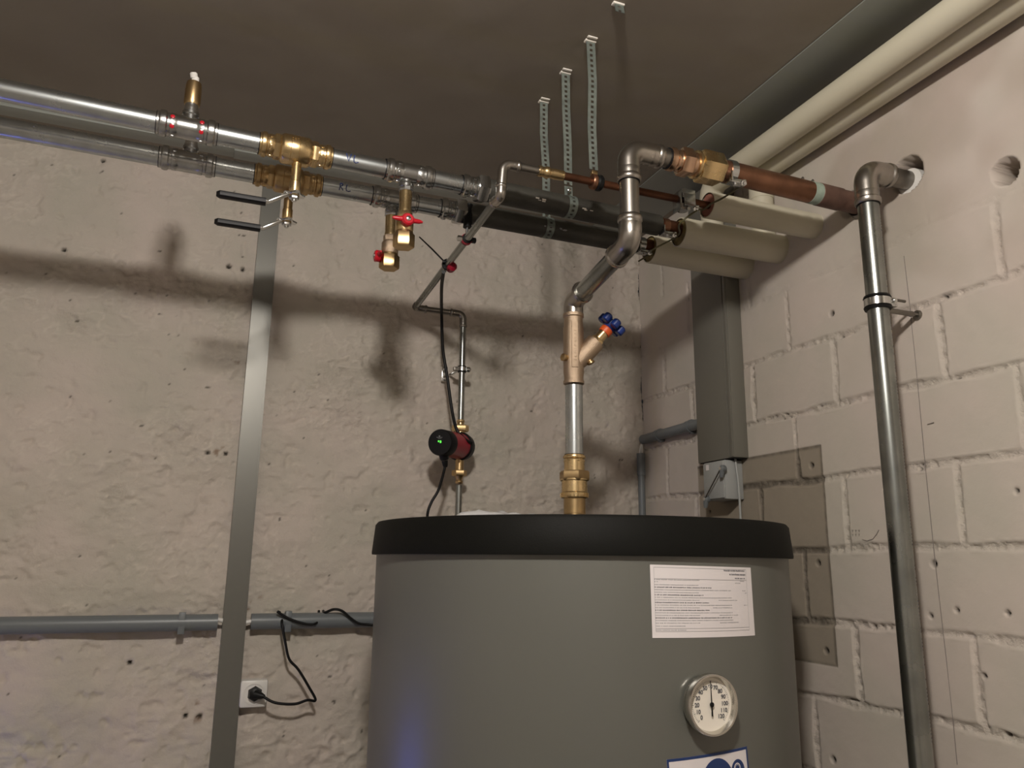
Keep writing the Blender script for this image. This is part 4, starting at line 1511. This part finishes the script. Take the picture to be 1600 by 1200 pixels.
# rubber clamp at the foot of the front strap
p = V((sxx + .004, tc_y, tc_z))
CP = thing('pipe_clamp', 'round rubber and copper clamp where the front strap meets the thin copper pipe', 'pipe clamp', p)
MB().rev(p + X * .001, X, [(0, RT_), (0, .013), (.003, .0155), (.009, .0155), (.012, .013), (.012, RT_)], 28).build('rubber_ring', M_black, CP)
MB().rev(p - X * .009, X, [(0, RT_), (0, .0135), (.002, .0148), (.008, .0148), (.010, .013), (.010, RT_)], 28).build('copper_ring', M_copper, CP)
MB().obox(p + V((-.004, -.002, .0175)), (.012, .008, .008), bev=.001).build('clamp_lug', M_brassd, CP)

# ---- earthing clamps and the earth wire
ecs = [((1140, 282), cu_y, zt, .0212, 'earthing clamp on the thick copper pipe next to the brass union', V((-.307, 0, 0))),
       ((1069, 318), tc_y, tc_z, RT_ + .003, 'square earthing clamp on the thin copper pipe', None),
       ((1037, 350), yU(-.30), ZP, .0170, 'earthing clamp with tan strap on the front dark pipe end', None),
       ((1000, 380), yL(-.30), ZP, .0170, 'earthing clamp on the rear dark pipe end, lowest of the four', None)]
ends = []
for i, ((px_, py_), yy, zc2, r, lab_, _) in enumerate(ecs):
    x_ = at(px_, py_, 1, yy).x
    p = V((x_, yy, zc2))
    E_ = thing('earthing_clamp', lab_, 'clamp', p, 'earthing clamps')
    MB().rev(p - X * .007, X, [(0, r), (0, r + .0012), (.014, r + .0012), (.014, r)], 32).build('clamp_strap', M_zincfit if i != 2 else M_copper, E_)
    if i == 1:
        MB().obox(p + V((.002, 0, .008)), (.030, .030, .020), bev=.001).obox(p + V((.002, -.016, -.006)), (.026, .004, .026), bev=.001).obox(p + V((-.016, 0, -.008)), (.004, .028, .036), bev=.001).rev(p + V((-.004, 0, -.012)), -Z, [(0, .012), (.012, .010)], 16).build('clamp_block', M_zincfit, E_)
        bq = p + V((.004, -.010, -.020))
    else:
        bq = p + V((.004, -r * .55, -r - .004))
        MB().obox(bq, (.036, .016, .008), bev=.0008).obox(bq + V((-.016, -.008, .006)), (.003, .010, .018), bev=.0005).build('clamp_block', M_zincfit, E_)
    MB().rev(bq + V((.010, -.006, -.002)), V((.2, -1, -.4)), [(0, .0055), (.003, .0055), (.004, .003), (.007, .003)], 12, sides=6).rev(bq + V((-.004, -.004, -.002)), -Z, [(0, .004), (.006, .004)], 10).obox(bq + V((.014, -.004, 0)), (.008, .010, .010), bev=.001).build('clamp_screw', M_chrome, E_)
    ends.append(bq + V((.014, -.006, -.003)))
w_pts = [ends[0], at(1130, 309, 1, -.80), at(1112, 318, 1, -.775), ends[1] + V((.012, -.004, 0)), ends[1] + V((0, -.002, -.002)), at(1062, 350, 1, -.72), ends[2] + V((.004, -.004, 0)), at(1020, 390, 1, -.6), ends[3], at(998, 408, 1, -.53)]
tag(MB().sweep(spline(w_pts, 8), .0019, 8).build('earth_wire', M_wire, origin=ends[1]), 'thin dark green and yellow earth wire linking the clamps', 'wire')

# ---- foil bag on the tank
mb = MB()
nx, ny = 30, 14
bc = V((-.628, -.53, ZT + .001))
vs, fs = [], []
rngb = np.random.RandomState(3)
for side in (0, 1):
    for j in range(ny + 1):
        for i in range(nx + 1):
            u, v = i / nx * 2 - 1, j / ny * 2 - 1
            e = (1 - abs(u) ** 8) * (1 - abs(v) ** 8)
            h = .024 * e * (.85 + .22 * float(fbm(np.array(u * 3.1 + 9), np.array(v * 2.3 + side * 3), 3))) + .0004
            h += .0012 * e * abs(float(fbm(np.array(u * 9 + 4), np.array(v * 7 + 1), 2)))
            vs.append(bc + V((u * .112 + .012 * v, v * .065 + .01 * u, (h if side else 0.0))))
o_ = (nx + 1) * (ny + 1)
for side in (0, 1):
    for j in range(ny):
        for i in range(nx):
            a = side * o_ + j * (nx + 1) + i
            fs.append((a, a + 1, a + nx + 2, a + nx + 1))
mb.add(vs, fs)
tag(mb.build('plastic_bag', M_bag, origin=bc, ang=50), 'flat crumpled clear plastic bag lying on the tank lid', 'bag')

# ---- pencil marks on the block wall
mb = MB()
pts = [at(x, y, 0, -.0012) for x, y in ((1424, 395), (1432, 470), (1446, 560), (1452, 640), (1462, 730), (1478, 860), (1488, 950), (1497, 1040), (1508, 1120), (1515, 1200))]
for i in range(len(pts)):
    pts[i].y = -.9395 - .0015 * math.sin(i)
mb.sweep(pts, .0007, 5)
mb.sweep([at(x, y, 0, -.0012) for x, y in ((1449, 663), (1459, 660))], .0008, 5)
mb.sweep([at(x, y, 0, -.0012) for x, y in ((1347, 843), (1355, 845), (1364, 842), (1370, 834), (1373, 828))], .0006, 5)
for k in range(6):
    x_ = 1331 + (k % 3) * 5
    y_ = 829 + (k // 3) * 6
    mb.sweep([at(x_, y_, 0, -.0012), at(x_ + 2, y_ - 1, 0, -.0012), at(x_ + 1, y_ + 3, 0, -.0012)], .0004, 5)
pm = mb.build('pencil_mark', M_pencil, struct_right)

# ---- heating controller with a blue light bar, on the back wall left of the picture (it glows on wall and tank)
HC = thing('heating_controller', 'white heating controller with a blue light bar on the plaster wall', 'controller', (-1.95, 0, .95))
MB().box((-2.05, -.10, .80), (-1.86, .004, 1.12), bev=.01).build('housing', M_white, HC)
MB().rev((-1.872, -.100, .90), Z, [(0, .006), (.004, .009), (.156, .009), (.16, .006)], 20).build('light_bar', M_bluel, HC)
